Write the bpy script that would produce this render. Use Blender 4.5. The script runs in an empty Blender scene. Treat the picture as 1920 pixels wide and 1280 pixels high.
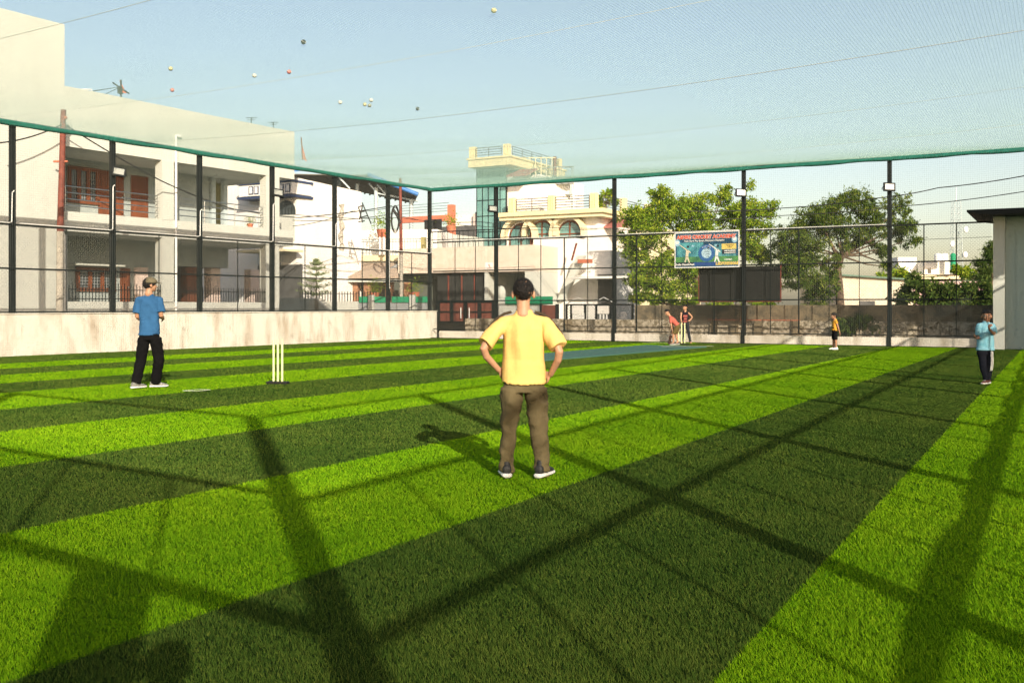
import bpy, bmesh, math, random
import numpy as np
from mathutils import Vector, Matrix, noise
random.seed(7); np.random.seed(7)
sc = bpy.context.scene
C = sc.collection
R = math.radians
# ------------------------------------------------------------ camera, sky, sun, exposure
FPX, CX, HY, H = 1867.0, 960.0, 574.0, 1.32      # focal length in photo pixels, centre, horizon row, eye height
cam = bpy.data.cameras.new('camera'); camo = bpy.data.objects.new('camera', cam); C.objects.link(camo)
camo.location = (0, 0, H); camo.rotation_euler = (R(90), 0, 0)
cam.sensor_width = 36; cam.lens = FPX / 1920 * 36; cam.shift_y = (HY - 640) / 1920
cam.clip_start = 0.05; cam.clip_end = 3000
sc.camera = camo
SUN_AZ = Vector((-0.295, 0.956, 0)).normalized(); SUN_EL = R(23.4)
w = bpy.data.worlds.new('World'); sc.world = w; w.use_nodes = True
nt = w.node_tree; bg = nt.nodes['Background']
sky = nt.nodes.new('ShaderNodeTexSky'); sky.sky_type = 'NISHITA'; sky.sun_disc = False
sky.sun_elevation = SUN_EL; sky.sun_rotation = math.atan2(0.295, -0.956)
sky.air_density = 1.0; sky.dust_density = 2.0; sky.ozone_density = 1.0
tint = nt.nodes.new('ShaderNodeMix'); tint.data_type = 'RGBA'; tint.blend_type = 'MULTIPLY'; tint.inputs[0].default_value = 1; tint.inputs[7].default_value = (1.84, 1.60, 1.38, 1)
nt.links.new(sky.outputs[0], tint.inputs[6]); nt.links.new(tint.outputs[2], bg.inputs[0]); bg.inputs[1].default_value = 0.095
sd = bpy.data.lights.new('sun', 'SUN'); sd.energy = 5.0; sd.angle = R(0.53); sd.color = (1.0, 0.89, 0.71)
so = bpy.data.objects.new('sun', sd); C.objects.link(so); so.location = (20, -30, 30)
so.rotation_euler = (SUN_AZ * math.cos(SUN_EL) + Vector((0, 0, -math.sin(SUN_EL)))).to_track_quat('-Z', 'Y').to_euler()
sc.view_settings.view_transform = 'Standard'; sc.view_settings.look = 'None'
sc.view_settings.exposure = 0.42; sc.view_settings.gamma = 1
sc.cycles.use_denoising = True; sc.cycles.denoising_prefilter = 'NONE'; sc.cycles.denoising_input_passes = 'RGB'
sc.cycles.max_bounces = 6; sc.cycles.transparent_max_bounces = 8

# ------------------------------------------------------------ helpers
def gp(px, py):                       # ground point under a photo pixel
    d = H * FPX / (py - HY); return Vector(((px - CX) * d / FPX, d))
def at(px, py, d): return Vector(((px - CX) * d / FPX, d, H - (py - HY) * d / FPX))
def tag(o, label=None, cat=None, group=None, kind=None):
    if label: o['label'] = label
    if cat: o['category'] = cat
    if group: o['group'] = group
    if kind: o['kind'] = kind
    return o
def thing(name, label, cat, loc=(0, 0, 0), group=None, rz=0):
    o = bpy.data.objects.new(name, None); C.objects.link(o); o.location = loc; o.rotation_euler.z = rz
    o.empty_display_size = .2
    return tag(o, label, cat, group)
def copy_tree(o, parent=None):
    c = o.copy(); C.objects.link(c); c.parent = parent
    for ch in list(o.children): copy_tree(ch, c)
    return c
def wloc(o):
    v = Vector((0, 0, 0))
    while o: v += Vector(o.location); o = o.parent
    return v
class Frame:                          # a vertical plane: origin, horizontal direction u, outward normal n (towards the field)
    def __init__(s, o, u, n): s.o = Vector(o[:2]); s.u = Vector(u).normalized(); s.n = Vector(n).normalized()
    def p(s, a, off, z): v = s.o + s.u * a + s.n * off; return Vector((v.x, v.y, z))
    def S(s, px, off=0):
        a = (px - CX) / FPX; o = s.o + s.n * off
        return (a * o.y - o.x) / (s.u.x - a * s.u.y)
    def D(s, px, off=0): q = s.p(s.S(px, off), off, 0); return q.y
    def Z(s, px, py, off=0): return H - (py - HY) * s.D(px, off) / FPX
class MB:
    def __init__(s): s.v = []; s.f = []; s.m = []; s.sm = []
    def add(s, vs, fs, m=0, smooth=False):
        b = len(s.v); s.v += [tuple(q) for q in vs]; s.f += [tuple(i + b for i in f) for f in fs]
        s.m += [m] * len(fs); s.sm += [smooth] * len(fs); return s
    BF = [(0, 3, 2, 1), (4, 5, 6, 7), (0, 1, 5, 4), (1, 2, 6, 5), (2, 3, 7, 6), (3, 0, 4, 7)]
    def box(s, x0, x1, y0, y1, z0, z1, m=0):
        return s.add([(x0, y0, z0), (x1, y0, z0), (x1, y1, z0), (x0, y1, z0), (x0, y0, z1), (x1, y0, z1), (x1, y1, z1), (x0, y1, z1)], MB.BF, m)
    def fbox(s, F, a0, a1, o0, o1, z0, z1, m=0, z1b=None, z0b=None):
        zb = z1 if z1b is None else z1b; z0b = z0 if z0b is None else z0b
        return s.add([F.p(a0, o0, z0), F.p(a1, o0, z0b), F.p(a1, o1, z0b), F.p(a0, o1, z0), F.p(a0, o0, z1), F.p(a1, o0, zb), F.p(a1, o1, zb), F.p(a0, o1, z1)], MB.BF, m)
    def tube(s, pts, r, n=8, m=0, caps=True, smooth=True):
        pts = [Vector(q) for q in pts]; N = len(pts); rr = r if hasattr(r, '__len__') else [r] * N
        vs = []; fs = []; prev = None
        for i, q in enumerate(pts):
            t = (pts[min(i + 1, N - 1)] - pts[max(i - 1, 0)])
            if t.length < 1e-9: t = Vector((0, 0, 1))
            t.normalize()
            a = prev - t * prev.dot(t) if prev is not None else t.orthogonal()
            if a.length < 1e-6: a = t.orthogonal()
            a.normalize(); prev = a; b = t.cross(a)
            for k in range(n):
                an = 2 * math.pi * k / n; vs.append(q + (a * math.cos(an) + b * math.sin(an)) * rr[i])
        for i in range(N - 1):
            for k in range(n):
                k2 = (k + 1) % n; fs.append((i * n + k, i * n + k2, (i + 1) * n + k2, (i + 1) * n + k))
        s.add(vs, fs, m, smooth)
        if caps:
            s.add(vs[:n], [tuple(range(n))[::-1]], m); s.add(vs[-n:], [tuple(range(n))], m)
        return s
    def ball(s, c, rad, m=0, seg=16, rings=10):
        c = Vector(c); r = rad if hasattr(rad, '__len__') else (rad,) * 3; vs = []; fs = []
        for i in range(rings + 1):
            th = math.pi * i / rings
            for k in range(seg):
                ph = 2 * math.pi * k / seg
                vs.append(c + Vector((math.sin(th) * math.cos(ph) * r[0], math.sin(th) * math.sin(ph) * r[1], math.cos(th) * r[2])))
        for i in range(rings):
            for k in range(seg):
                k2 = (k + 1) % seg; fs.append((i * seg + k, (i + 1) * seg + k, (i + 1) * seg + k2, i * seg + k2))
        return s.add(vs, fs, m, True)
    def prism(s, poly, axis_v, m=0):     # poly: 3D points, extruded along axis_v
        n = len(poly); a = Vector(axis_v); p0 = [Vector(q) for q in poly]
        vs = p0 + [q + a for q in p0]
        fs = [tuple(range(n))[::-1], tuple(range(n, 2 * n))] + [(i, (i + 1) % n, n + (i + 1) % n, n + i) for i in range(n)]
        return s.add(vs, fs, m)
    def build(s, name, mats, parent=None, bevel=0):
        me = bpy.data.meshes.new(name)
        off = wloc(parent) if parent else Vector((0, 0, 0))
        me.from_pydata([(v[0] - off.x, v[1] - off.y, v[2] - off.z) for v in s.v], [], s.f)
        for mt in (mats if isinstance(mats, (list, tuple)) else [mats]): me.materials.append(mt)
        me.polygons.foreach_set('material_index', s.m); me.polygons.foreach_set('use_smooth', s.sm)
        me.update()
        o = bpy.data.objects.new(name, me); C.objects.link(o)
        if parent: o.parent = parent
        if bevel:
            b = o.modifiers.new('bevel', 'BEVEL'); b.width = bevel; b.segments = 2; b.limit_method = 'ANGLE'
        return o
def npmesh(name, V, Fq, mat, parent=None, attr=None, smooth=False, mi=None):
    """V (n,3), Fq (m,k) index arrays -> one mesh object"""
    me = bpy.data.meshes.new(name); V = np.asarray(V, dtype=np.float32).copy(); Fq = np.asarray(Fq, dtype=np.int32); k = Fq.shape[1]
    if parent: o_ = wloc(parent); V -= np.array([o_.x, o_.y, o_.z], dtype=np.float32)
    me.vertices.add(len(V)); me.vertices.foreach_set('co', V.ravel())
    me.loops.add(Fq.size); me.loops.foreach_set('vertex_index', Fq.ravel())
    me.polygons.add(len(Fq)); me.polygons.foreach_set('loop_start', np.arange(0, Fq.size, k, dtype=np.int32))
    me.polygons.foreach_set('loop_total', np.full(len(Fq), k, dtype=np.int32))
    if smooth: me.polygons.foreach_set('use_smooth', np.ones(len(Fq), dtype=bool))
    for mm in (mat if isinstance(mat, (list, tuple)) else [mat]): me.materials.append(mm)
    if mi is not None: me.polygons.foreach_set('material_index', np.asarray(mi, dtype=np.int32))
    if attr is not None:
        a = me.attributes.new('rnd', 'FLOAT', 'POINT'); a.data.foreach_set('value', np.asarray(attr, dtype=np.float32))
    me.update(calc_edges=True); me.validate()
    o = bpy.data.objects.new(name, me); C.objects.link(o)
    if parent: o.parent = parent
    return o
def strands(lines, r):
    """lines: (L, K, 3) polylines -> three-sided twine geometry"""
    L = np.asarray(lines, dtype=np.float64); n, K, _ = L.shape
    t = np.gradient(L, axis=1); t /= np.linalg.norm(t, axis=2, keepdims=True) + 1e-12
    up = np.array([0, 0, 1.0]); up2 = np.array([1.0, 0.3, 0])
    a = np.cross(t, up); bad = np.linalg.norm(a, axis=2, keepdims=True) < .3
    a = np.where(bad, np.cross(t, up2), a); a /= np.linalg.norm(a, axis=2, keepdims=True)
    b = np.cross(t, a)
    V = np.stack([L + r * (a * math.cos(q) + b * math.sin(q)) for q in (0, 2.0944, 4.18879)], axis=2)   # n,K,3,3
    idx = np.arange(n * K * 3).reshape(n, K, 3)
    F = []
    for k in range(3):
        k2 = (k + 1) % 3
        F.append(np.stack([idx[:, :-1, k], idx[:, :-1, k2], idx[:, 1:, k2], idx[:, 1:, k]], axis=-1).reshape(-1, 4))
    return V.reshape(-1, 3), np.concatenate(F)

# ------------------------------------------------------------ materials
def mat(name, col, rough=.7, var=.12, scale=3.0, bump=0.0, bscale=None, metal=0, spec=.4, col2=None, mix=None, sss=0, stretch=None, detail=6, trans=0):
    m = bpy.data.materials.new(name); m.use_nodes = True; t = m.node_tree; b = t.nodes['Principled BSDF']
    b.inputs['Roughness'].default_value = rough; b.inputs['Metallic'].default_value = metal
    b.inputs['Specular IOR Level'].default_value = spec
    tc = t.nodes.new('ShaderNodeTexCoord'); mp = t.nodes.new('ShaderNodeMapping')
    if stretch: mp.inputs['Scale'].default_value = stretch
    t.links.new(tc.outputs['Object'], mp.inputs[0])
    nz = t.nodes.new('ShaderNodeTexNoise'); nz.inputs['Scale'].default_value = scale; nz.inputs['Detail'].default_value = detail
    nz.inputs['Roughness'].default_value = .65
    t.links.new(mp.outputs[0], nz.inputs['Vector'])
    cr = t.nodes.new('ShaderNodeValToRGB'); c2 = col2 or tuple(c * (1 - var * 1.6) for c in col)
    cr.color_ramp.elements[0].position = .32 if not mix else mix[0]; cr.color_ramp.elements[1].position = .66 if not mix else mix[1]
    cr.color_ramp.elements[0].color = (*c2, 1); cr.color_ramp.elements[1].color = (*col, 1)
    t.links.new(nz.outputs['Fac'], cr.inputs[0]); t.links.new(cr.outputs[0], b.inputs['Base Color'])
    if bump:
        n2 = t.nodes.new('ShaderNodeTexNoise'); n2.inputs['Scale'].default_value = bscale or scale * 6; n2.inputs['Detail'].default_value = 5
        t.links.new(mp.outputs[0], n2.inputs['Vector'])
        bp = t.nodes.new('ShaderNodeBump'); bp.inputs['Strength'].default_value = bump; bp.inputs['Distance'].default_value = .02
        t.links.new(n2.outputs['Fac'], bp.inputs['Height']); t.links.new(bp.outputs[0], b.inputs['Normal'])
    if sss: b.inputs['Subsurface Weight'].default_value = sss; b.inputs['Subsurface Radius'].default_value = (.02, .008, .004)
    return m
def wall_mat(name, col, stain, amount=.5, scale=1.2, bump=.25):      # plaster with streaky stains of its own
    m = mat(name, col, .85, .05, scale * 2, bump * .25, 14); t = m.node_tree; b = t.nodes['Principled BSDF']
    tc = [n for n in t.nodes if n.type == 'TEX_COORD'][0]
    mp = t.nodes.new('ShaderNodeMapping'); mp.inputs['Scale'].default_value = (1, 1, .28); t.links.new(tc.outputs['Object'], mp.inputs[0])
    nz = t.nodes.new('ShaderNodeTexNoise'); nz.inputs['Scale'].default_value = scale; nz.inputs['Detail'].default_value = 6; nz.inputs['Roughness'].default_value = .6
    t.links.new(mp.outputs[0], nz.inputs['Vector'])
    cr = t.nodes.new('ShaderNodeValToRGB'); cr.color_ramp.elements[0].position = .47; cr.color_ramp.elements[1].position = .68
    cr.color_ramp.elements[0].color = (0, 0, 0, 1); cr.color_ramp.elements[1].color = (amount,) * 3 + (1,)
    t.links.new(nz.outputs['Fac'], cr.inputs[0])
    mx = t.nodes.new('ShaderNodeMix'); mx.data_type = 'RGBA'
    src = b.inputs['Base Color'].links[0].from_socket
    t.links.new(cr.outputs[0], mx.inputs[0]); t.links.new(src, mx.inputs[6]); mx.inputs[7].default_value = (*stain, 1)
    t.links.new(mx.outputs[2], b.inputs['Base Color']); return m
def brick_mat(name, c1, c2, mortar, sx, sy, bump=.5, F=None):         # masonry: coursed blocks laid on the facade's own axis
    m = mat(name, c1, .9, .2, 6, 0); t = m.node_tree; b = t.nodes['Principled BSDF']
    tc = [n for n in t.nodes if n.type == 'TEX_COORD'][0]
    cx = t.nodes.new('ShaderNodeSeparateXYZ'); t.links.new(tc.outputs['Object'], cx.inputs[0])
    dp = t.nodes.new('ShaderNodeVectorMath'); dp.operation = 'DOT_PRODUCT'; u = F.u if F else Vector((1, 0))
    dp.inputs[1].default_value = (u.x, u.y, 0); t.links.new(tc.outputs['Object'], dp.inputs[0])
    cb = t.nodes.new('ShaderNodeCombineXYZ'); t.links.new(dp.outputs['Value'], cb.inputs[0]); t.links.new(cx.outputs[2], cb.inputs[1])
    br = t.nodes.new('ShaderNodeTexBrick'); br.inputs['Scale'].default_value = 1; br.inputs['Brick Width'].default_value = sx; br.inputs['Row Height'].default_value = sy
    br.inputs['Mortar Size'].default_value = .012; br.inputs['Color1'].default_value = (*c1, 1); br.inputs['Color2'].default_value = (*c2, 1); br.inputs['Mortar'].default_value = (*mortar, 1)
    t.links.new(cb.outputs[0], br.inputs['Vector'])
    nz = [n for n in t.nodes if n.type == 'TEX_NOISE'][0]; mx = t.nodes.new('ShaderNodeMix'); mx.data_type = 'RGBA'; mx.blend_type = 'MULTIPLY'
    cr = t.nodes.new('ShaderNodeValToRGB'); cr.color_ramp.elements[0].color = (.82, .80, .76, 1); cr.color_ramp.elements[0].position = .3; cr.color_ramp.elements[1].position = .6
    t.links.new(nz.outputs['Fac'], cr.inputs[0]); mx.inputs[0].default_value = 1
    t.links.new(br.outputs['Color'], mx.inputs[6]); t.links.new(cr.outputs[0], mx.inputs[7]); t.links.new(mx.outputs[2], b.inputs['Base Color'])
    bp = t.nodes.new('ShaderNodeBump'); bp.inputs['Strength'].default_value = bump; bp.inputs['Distance'].default_value = .02; bp.invert = True
    t.links.new(br.outputs['Fac'], bp.inputs['Height']); t.links.new(bp.outputs[0], b.inputs['Normal']); return m
def leaf_mat(name, ca, cb, cc, trans=.35, rough=.45):                 # per-leaf colour from the 'rnd' attribute
    m = bpy.data.materials.new(name); m.use_nodes = True; t = m.node_tree; b = t.nodes['Principled BSDF']; out = t.nodes['Material Output']
    at_ = t.nodes.new('ShaderNodeAttribute'); at_.attribute_name = 'rnd'
    cr = t.nodes.new('ShaderNodeValToRGB'); e = cr.color_ramp.elements; e[0].color = (*ca, 1); e[1].color = (*cc, 1); k = e.new(.5); k.color = (*cb, 1)
    t.links.new(at_.outputs['Fac'], cr.inputs[0]); t.links.new(cr.outputs[0], b.inputs['Base Color'])
    b.inputs['Roughness'].default_value = max(rough, .6); b.inputs['Specular IOR Level'].default_value = .12
    tr = t.nodes.new('ShaderNodeBsdfTranslucent'); t.links.new(cr.outputs[0], tr.inputs[0])
    mx = t.nodes.new('ShaderNodeMixShader'); mx.inputs[0].default_value = trans
    t.links.new(b.outputs[0], mx.inputs[1]); t.links.new(tr.outputs[0], mx.inputs[2]); t.links.new(mx.outputs[0], out.inputs[0]); return m
M = {}
M['plaster'] = wall_mat('plaster', (.53, .545, .50), (.42, .42, .37), .4, .6)
M['white'] = wall_mat('white_paint', (.80, .78, .74), (.55, .50, .42), .25, .5, .1)
M['cream'] = mat('cream_paint', (.72, .64, .42), .8, .08)
M['yellow'] = mat('yellow_paint', (.74, .65, .38), .8, .08)
M['boundary'] = wall_mat('boundary_plaster', (.76, .735, .65), (.42, .33, .24), .85, 1.9, .35)
M['kerb'] = wall_mat('kerb_plaster', (.66, .62, .55), (.30, .26, .19), .9, 1.6, .4)
M['black'] = mat('black_steel', (.010, .014, .015), .6, .2, 8, spec=.2)
M['steel'] = mat('stainless_steel', (.62, .63, .62), .3, .1, 8, metal=1)
M['galv'] = mat('galvanised_wire', (.14, .15, .14), .6, .2, 20)
M['netgreen'] = mat('green_net_twine', (.02, .27, .20), .6, .1, 10)
M['netroof'] = mat('roof_net_twine', (.32, .50, .45), .6, .1, 10)
M['sidenet'] = mat('side_net_twine', (.16, .18, .16), .7, .1, 10)
M['rope'] = mat('pale_rope', (.45, .45, .40), .8, .1, 10)
M['greenrope'] = mat('green_net_border', (.01, .17, .12), .7, .3, 14, .4)
M['conduit'] = mat('white_conduit', (.78, .78, .76), .4, .05)
M['rust'] = mat('rust_red_steel', (.22, .055, .035), .7, .35, 9, .2)
M['concretepole'] = mat('weathered_pole', (.55, .50, .42), .9, .35, 12, .3)
M['brown'] = mat('brown_joinery', (.22, .065, .025), .55, .3, 5, stretch=(1, 1, .2))
M['darkglass'] = mat('dark_window_glass', (.05, .06, .065), .12, .2, 2, spec=.6)
M['interior'] = mat('shaded_interior', (.10, .10, .10), .9, .3, 2)  # dark grey that paints in the shade inside doorways and rooms
M['grey'] = mat('grey_paint', (.30, .32, .33), .8, .1)
M['navy'] = mat('navy_trim', (.03, .05, .12), .6, .1)
M['blue_sheet'] = mat('blue_roof_sheet', (.05, .20, .52), .45, .15, 4)
M['under_sheet'] = mat('sheet_underside', (.22, .20, .16), .8, .3, 5)
M['lightsteel'] = mat('pale_blue_steel', (.48, .56, .58), .5, .1)
M['orange'] = mat('orange_paint', (.55, .17, .10), .8, .12)
M['olive'] = mat('ochre_wall', (.33, .29, .12), .85, .2, 2)
M['pinkstone'] = mat('pink_stone', (.70, .56, .50), .8, .12)
M['redroof'] = mat('red_tiles', (.42, .16, .14), .8, .3, 12, .3)
M['cable'] = mat('black_cable', (.02, .02, .02), .6)
M['wood'] = mat('tree_bark', (.17, .12, .08), .95, .5, 9, .7, 30)
M['tank'] = mat('white_tank', (.80, .80, .78), .5, .05)
M['greensheet'] = mat('green_banner_cloth', (.01, .30, .14), .7, .2, 3)
M['redpanel'] = mat('red_gate_panel', (.22, .07, .048), .6, .25, 4)
M['dirt'] = mat('street_dirt', (.30, .26, .20), .95, .35, 1.5, .5, 20)
M['asphalt'] = mat('asphalt', (.06, .06, .058), .95, .3, 2, .3, 60)
M['pink'] = mat('pink_paint', (.62, .40, .40), .85, .15)
M['lens'] = mat('floodlight_lens', (.34, .36, .33), .25, .1)
M['terracotta'] = mat('terracotta', (.50, .16, .09), .8, .2)
# ------------------------------------------------------------ field geometry
CN = Vector((-3.32, 41.1))                                   # far left corner of the cage
FL = Frame(CN, (.547, .837), (.837, -.547))                  # left side (s runs away from the camera, negative = nearer)
FF = Frame(CN, (.873, -.487), (-.487, -.873))                # far side (s runs to the right)
TAN = math.tan(SUN_EL); HT = 6.15
SH = SUN_AZ.xy * (HT / TAN)                                  # shadow of a point at roof height
sidetops = [(485, 783), (780, 742), (1025, 716), (1145, 692), (1249, 674.5), (1345, 664.5), (1415, 655), (1467, 645)]
NP = [gp(*q) - SH for q in sidetops]                         # posts of the near long side, found from the shadows they cast
NP[3:] = [NP[0] + (NP[7] - NP[0]).normalized() * (NP[0] - q).length for q in NP[3:]]
NU = (NP[7] - NP[0]).normalized()
FNr = Frame(NP[0], NU, Vector((-NU.y, NU.x)))
EP2 = gp(45, 738) - SH
EU = Vector((-.811, .585)).normalized()
FE = Frame(NP[0], EU, Vector((EU.y, -EU.x)))
def isect(p, u, q, v):
    d = u.x * v.y - u.y * v.x; w_ = q - p; t = (w_.x * v.y - w_.y * v.x) / d; return p + u * t
K00 = NP[0].copy(); K10 = isect(NP[0], NU, CN, FF.u); K01 = isect(NP[0], EU, CN, FL.u); K11 = CN.copy()
LENF = (K10 - CN).length; LENL = (K01 - CN).length; LENN = (K10 - K00).length; LENE = (K01 - K00).length

# turf stripes: measured boundaries, lines on the ground (dark|lime alternating)
bnd_px = [[(0, 681), (480, 659)], [(0, 693), (480, 665), (880, 642.5)], [(0, 704.5), (480, 674), (880, 649)], [(0, 720), (480, 687), (880, 657.5)],
          [(0, 738), (480, 702), (880, 670), (1020, 657)], [(0, 770), (480, 724), (880, 685)], [(0, 811), (480, 757.5), (880, 712), (1020, 692), (1440, 647)],
          [(0, 877.5), (480, 809.5), (880, 751), (1020, 729), (1440, 665), (1547, 649)], [(0, 1001), (555, 889), (880, 828), (1020, 790), (1440, 697), (1630, 661)],
          [(270, 1195), (960, 949), (1140, 888), (1440, 781), (1604, 723), (1765, 661)], [(1350, 1280), (1527, 1068), (1695, 895), (1810, 770), (1895, 685)]]
BL = []
for pts in bnd_px:
    g = np.array([list(gp(*q)) for q in pts]); wt = 1 / g[:, 1]
    A = np.stack([g[:, 1], np.ones(len(g))], 1) * wt[:, None]
    k, c = np.linalg.lstsq(A, g[:, 0] * wt, rcond=None)[0]; BL.append((k, c))          # X = k*depth + c
BL[0] = (BL[1][0], 2 * BL[1][1] - BL[2][1])
wl = BL[10][1] - BL[9][1]
def stripe(X, Y):
    n = np.zeros(np.shape(X), dtype=int)
    for k, c in BL: n += (X > k * Y + c)
    n += (X > BL[10][0] * Y + BL[10][1] + 1.95); return n             # 0 dark, 1 lime, ...
def turf_mat(name, a, b):
    m = mat(name, a, .95, .2, 260, .9, 420, col2=b, detail=3, spec=.03); return m
M['turfL'] = turf_mat('lime_turf', (.07, .17, .003), (.035, .10, .002)); M['turfD'] = turf_mat('dark_turf', (.022, .048, .007), (.012, .028, .005))  # base sheet darker than the blades, shade between them put into its colour
tb = MB()
lines = [None] + BL + [(BL[10][0], BL[10][1] + 1.95), None]
def at_line(i, which):
    if i == 0: p, u = (CN, FL.u)
    elif i == len(lines) - 1: p, u = NP[0] + FNr.n * -3, NU
    else: k, c = lines[i]; p, u = Vector((c, 0)), Vector((k, 1))
    far = (CN, FF.u); near = (K00 - FE.n * 1.5, EU)
    return isect(p, u, *(far if which else near))
q0, q1 = at_line(0, 0), at_line(0, 1)
for i in range(len(lines) - 1):
    r0, r1 = at_line(i + 1, 0), at_line(i + 1, 1)
    if (r1 - CN).dot(FF.u) < 0.02: continue
    if (q1 - CN).dot(FF.u) < 0: q1 = CN.copy()
    tb.add([(*q0, .008), (*r0, .008), (*r1, .008), (*q1, .008)], [(0, 1, 2, 3)], i % 2)
    q0, q1 = r0, r1
tag(tb.build('turf', [M['turfD'], M['turfL']]), kind='structure', label='striped artificial turf of lime and dark green rolls')
g = MB(); S_ = 900
g.add([(-S_, -S_, -.01), (S_, -S_, -.01), (S_, S_, -.01), (-S_, S_, -.01)], [(0, 1, 2, 3)])
tag(g.build('ground', M['dirt']), kind='structure')
g = MB()                                              # streets beyond the two walls
g.add([FL.p(-60, -.4, 0), FL.p(60, -.4, 0), FL.p(60, -3.4, 0), FL.p(-60, -3.4, 0)], [(0, 3, 2, 1)])
g.add([FF.p(.8, -2.6, .001), FF.p(60, -2.6, .001), FF.p(60, -6, .001), FF.p(-3, -6, .001)], [(0, 3, 2, 1)])
tag(g.build('road', M['asphalt']), kind='structure')
# blades of the turf pile
def blades():
    n = 1700000; dmin, dmax = 3.2, 43.0; e = .4
    uu = np.random.rand(n); d = (dmin ** e + uu * (dmax ** e - dmin ** e)) ** (1 / e)
    a = (np.random.rand(n) * 2 - 1) * .60; X = a * d; Y = d
    # keep inside the cage
    rel = np.stack([X - CN.x, Y - CN.y], 1)
    ok = (rel @ np.array(FL.n) > .02) & (rel @ np.array(FF.n) > .03)
    X, Y, d = X[ok], Y[ok], d[ok]; n = len(X)
    st = stripe(X, Y); lime = (st % 2 == 1)
    h = (.012 + .010 * np.random.rand(n)); wd = .00125 * (d / 3.6) ** .9 * (.8 + .5 * np.random.rand(n))
    an = np.random.rand(n) * 2 * np.pi; lean = .35 + .5 * np.random.rand(n)
    la = np.random.normal(2.3, 1.3, n)
    bx, by = np.cos(an) * wd, np.sin(an) * wd
    tx, ty = X + np.cos(la) * h * lean, Y + np.sin(la) * h * lean
    z0 = np.full(n, .006)
    V = np.stack([np.stack([X - bx, Y - by, z0], 1), np.stack([X + bx, Y + by, z0], 1), np.stack([tx + bx * .25, ty + by * .25, z0 + h * .9], 1), np.stack([tx - bx * .25, ty - by * .25, z0 + h * .9], 1)], 1).reshape(-1, 3)
    Fq = np.arange(n * 4).reshape(n, 4); pch = np.sin(X * 1.3 + 2 * np.sin(Y * .7)) * .06 + np.sin(Y * 2.1 + X * .4) * .05 + np.sin(X * 4.7 + 3 * np.sin(Y * 1.9)) * np.sin(Y * 3.9 + 2 * np.sin(X * 2.3)) * .09
    rnd = np.repeat(np.clip(np.random.normal(.5, .24, n) + pch, 0, 1), 4)
    me = npmesh('turf_blades', V, Fq, [M['bladeD'], M['bladeL']], attr=rnd, mi=lime.astype(int))
    return me
M['bladeL'] = leaf_mat('lime_blade', (.08, .23, .002), (.175, .375, .003), (.34, .54, .012), .30, .8)
M['bladeD'] = leaf_mat('dark_blade', (.022, .060, .008), (.060, .120, .014), (.15, .20, .03), .22, .8)
tag(blades(), kind='stuff', label='short upright artificial grass pile in lime and dark stripes', cat='artificial grass')
# teal batting mat and markings
M['mat'] = mat('teal_pitch_mat', (.055, .15, .12), .85, .12, 30, .3, 200)
pa, pb, pc, pd = gp(985, 668), gp(985, 681), gp(1325, 652), gp(1212, 648.8)
mb_ = MB()
mb_.prism([(*pa, .010), (*pb, .010), (*pc, .010), (*pd, .010)], (0, 0, .034)); 
tag(mb_.build('pitch_mat', M['mat']), 'teal cricket pitch mat lying on the turf behind the yellow shirt', 'pitch mat')
M['paint'] = mat('white_marking', (.75, .75, .66), .9, .2, 40)
mk = MB()
def strip(p, q, wd, z=.046):
    v = (q - p).normalized(); nn = Vector((-v.y, v.x)) * wd / 2
    mk.prism([(*(p + nn), z), (*(p - nn), z), (*(q - nn), z), (*(q + nn), z)], (0, 0, .003))
strip(gp(1240, 652), gp(1338, 651.6), .05); 
mk.build('crease', M['paint']); o = bpy.data.objects['crease']; tag(o, 'thin white crease line painted near the far stumps', 'crease line')
mk = MB(); sq = [gp(343, 736), gp(372, 733.5), gp(394, 734.2), gp(366, 737)]
for i in range(4): strip(sq[i], sq[(i + 1) % 4], .022, .030)
tag(mk.build('marker', M['paint']), 'faint white square outline on turf left of the near stumps', 'turf marking')
mk = MB(); strip(gp(1205, 643.3), gp(1262, 643.8), .5, .012)
tag(mk.build('mat_strip', mat('pale_mat', (.55, .55, .35), .9)), 'pale narrow strip of matting beside crouching boy in red shirt', 'mat strip')

# ------------------------------------------------------------ low walls of the field
t = thing('boundary_wall', 'chest high stained cream wall under the left fence', 'wall', FL.p(-16, 0, 0))
m = MB(); m.fbox(FL, -LENL, .35, -.22, 0, 0, 1.11); m.build('wall', M['boundary'], t)
m = MB(); m.fbox(FL, -LENL, .38, -.25, .03, 1.113, 1.135); m.build('coping', M['boundary'], t)
t = thing('kerb_wall', 'knee high stained kerb wall under the far fence', 'wall', FF.p(12, 0, 0))
m = MB(); m.fbox(FF, .38, LENF + .1, -.2, 0, 0, .31); m.build('wall', M['kerb'], t)
m = MB(); m.fbox(FF, .01, LENF, .01, .08, .010, .035, 0); m.build('turf_edge', M['black'], t)

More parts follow.
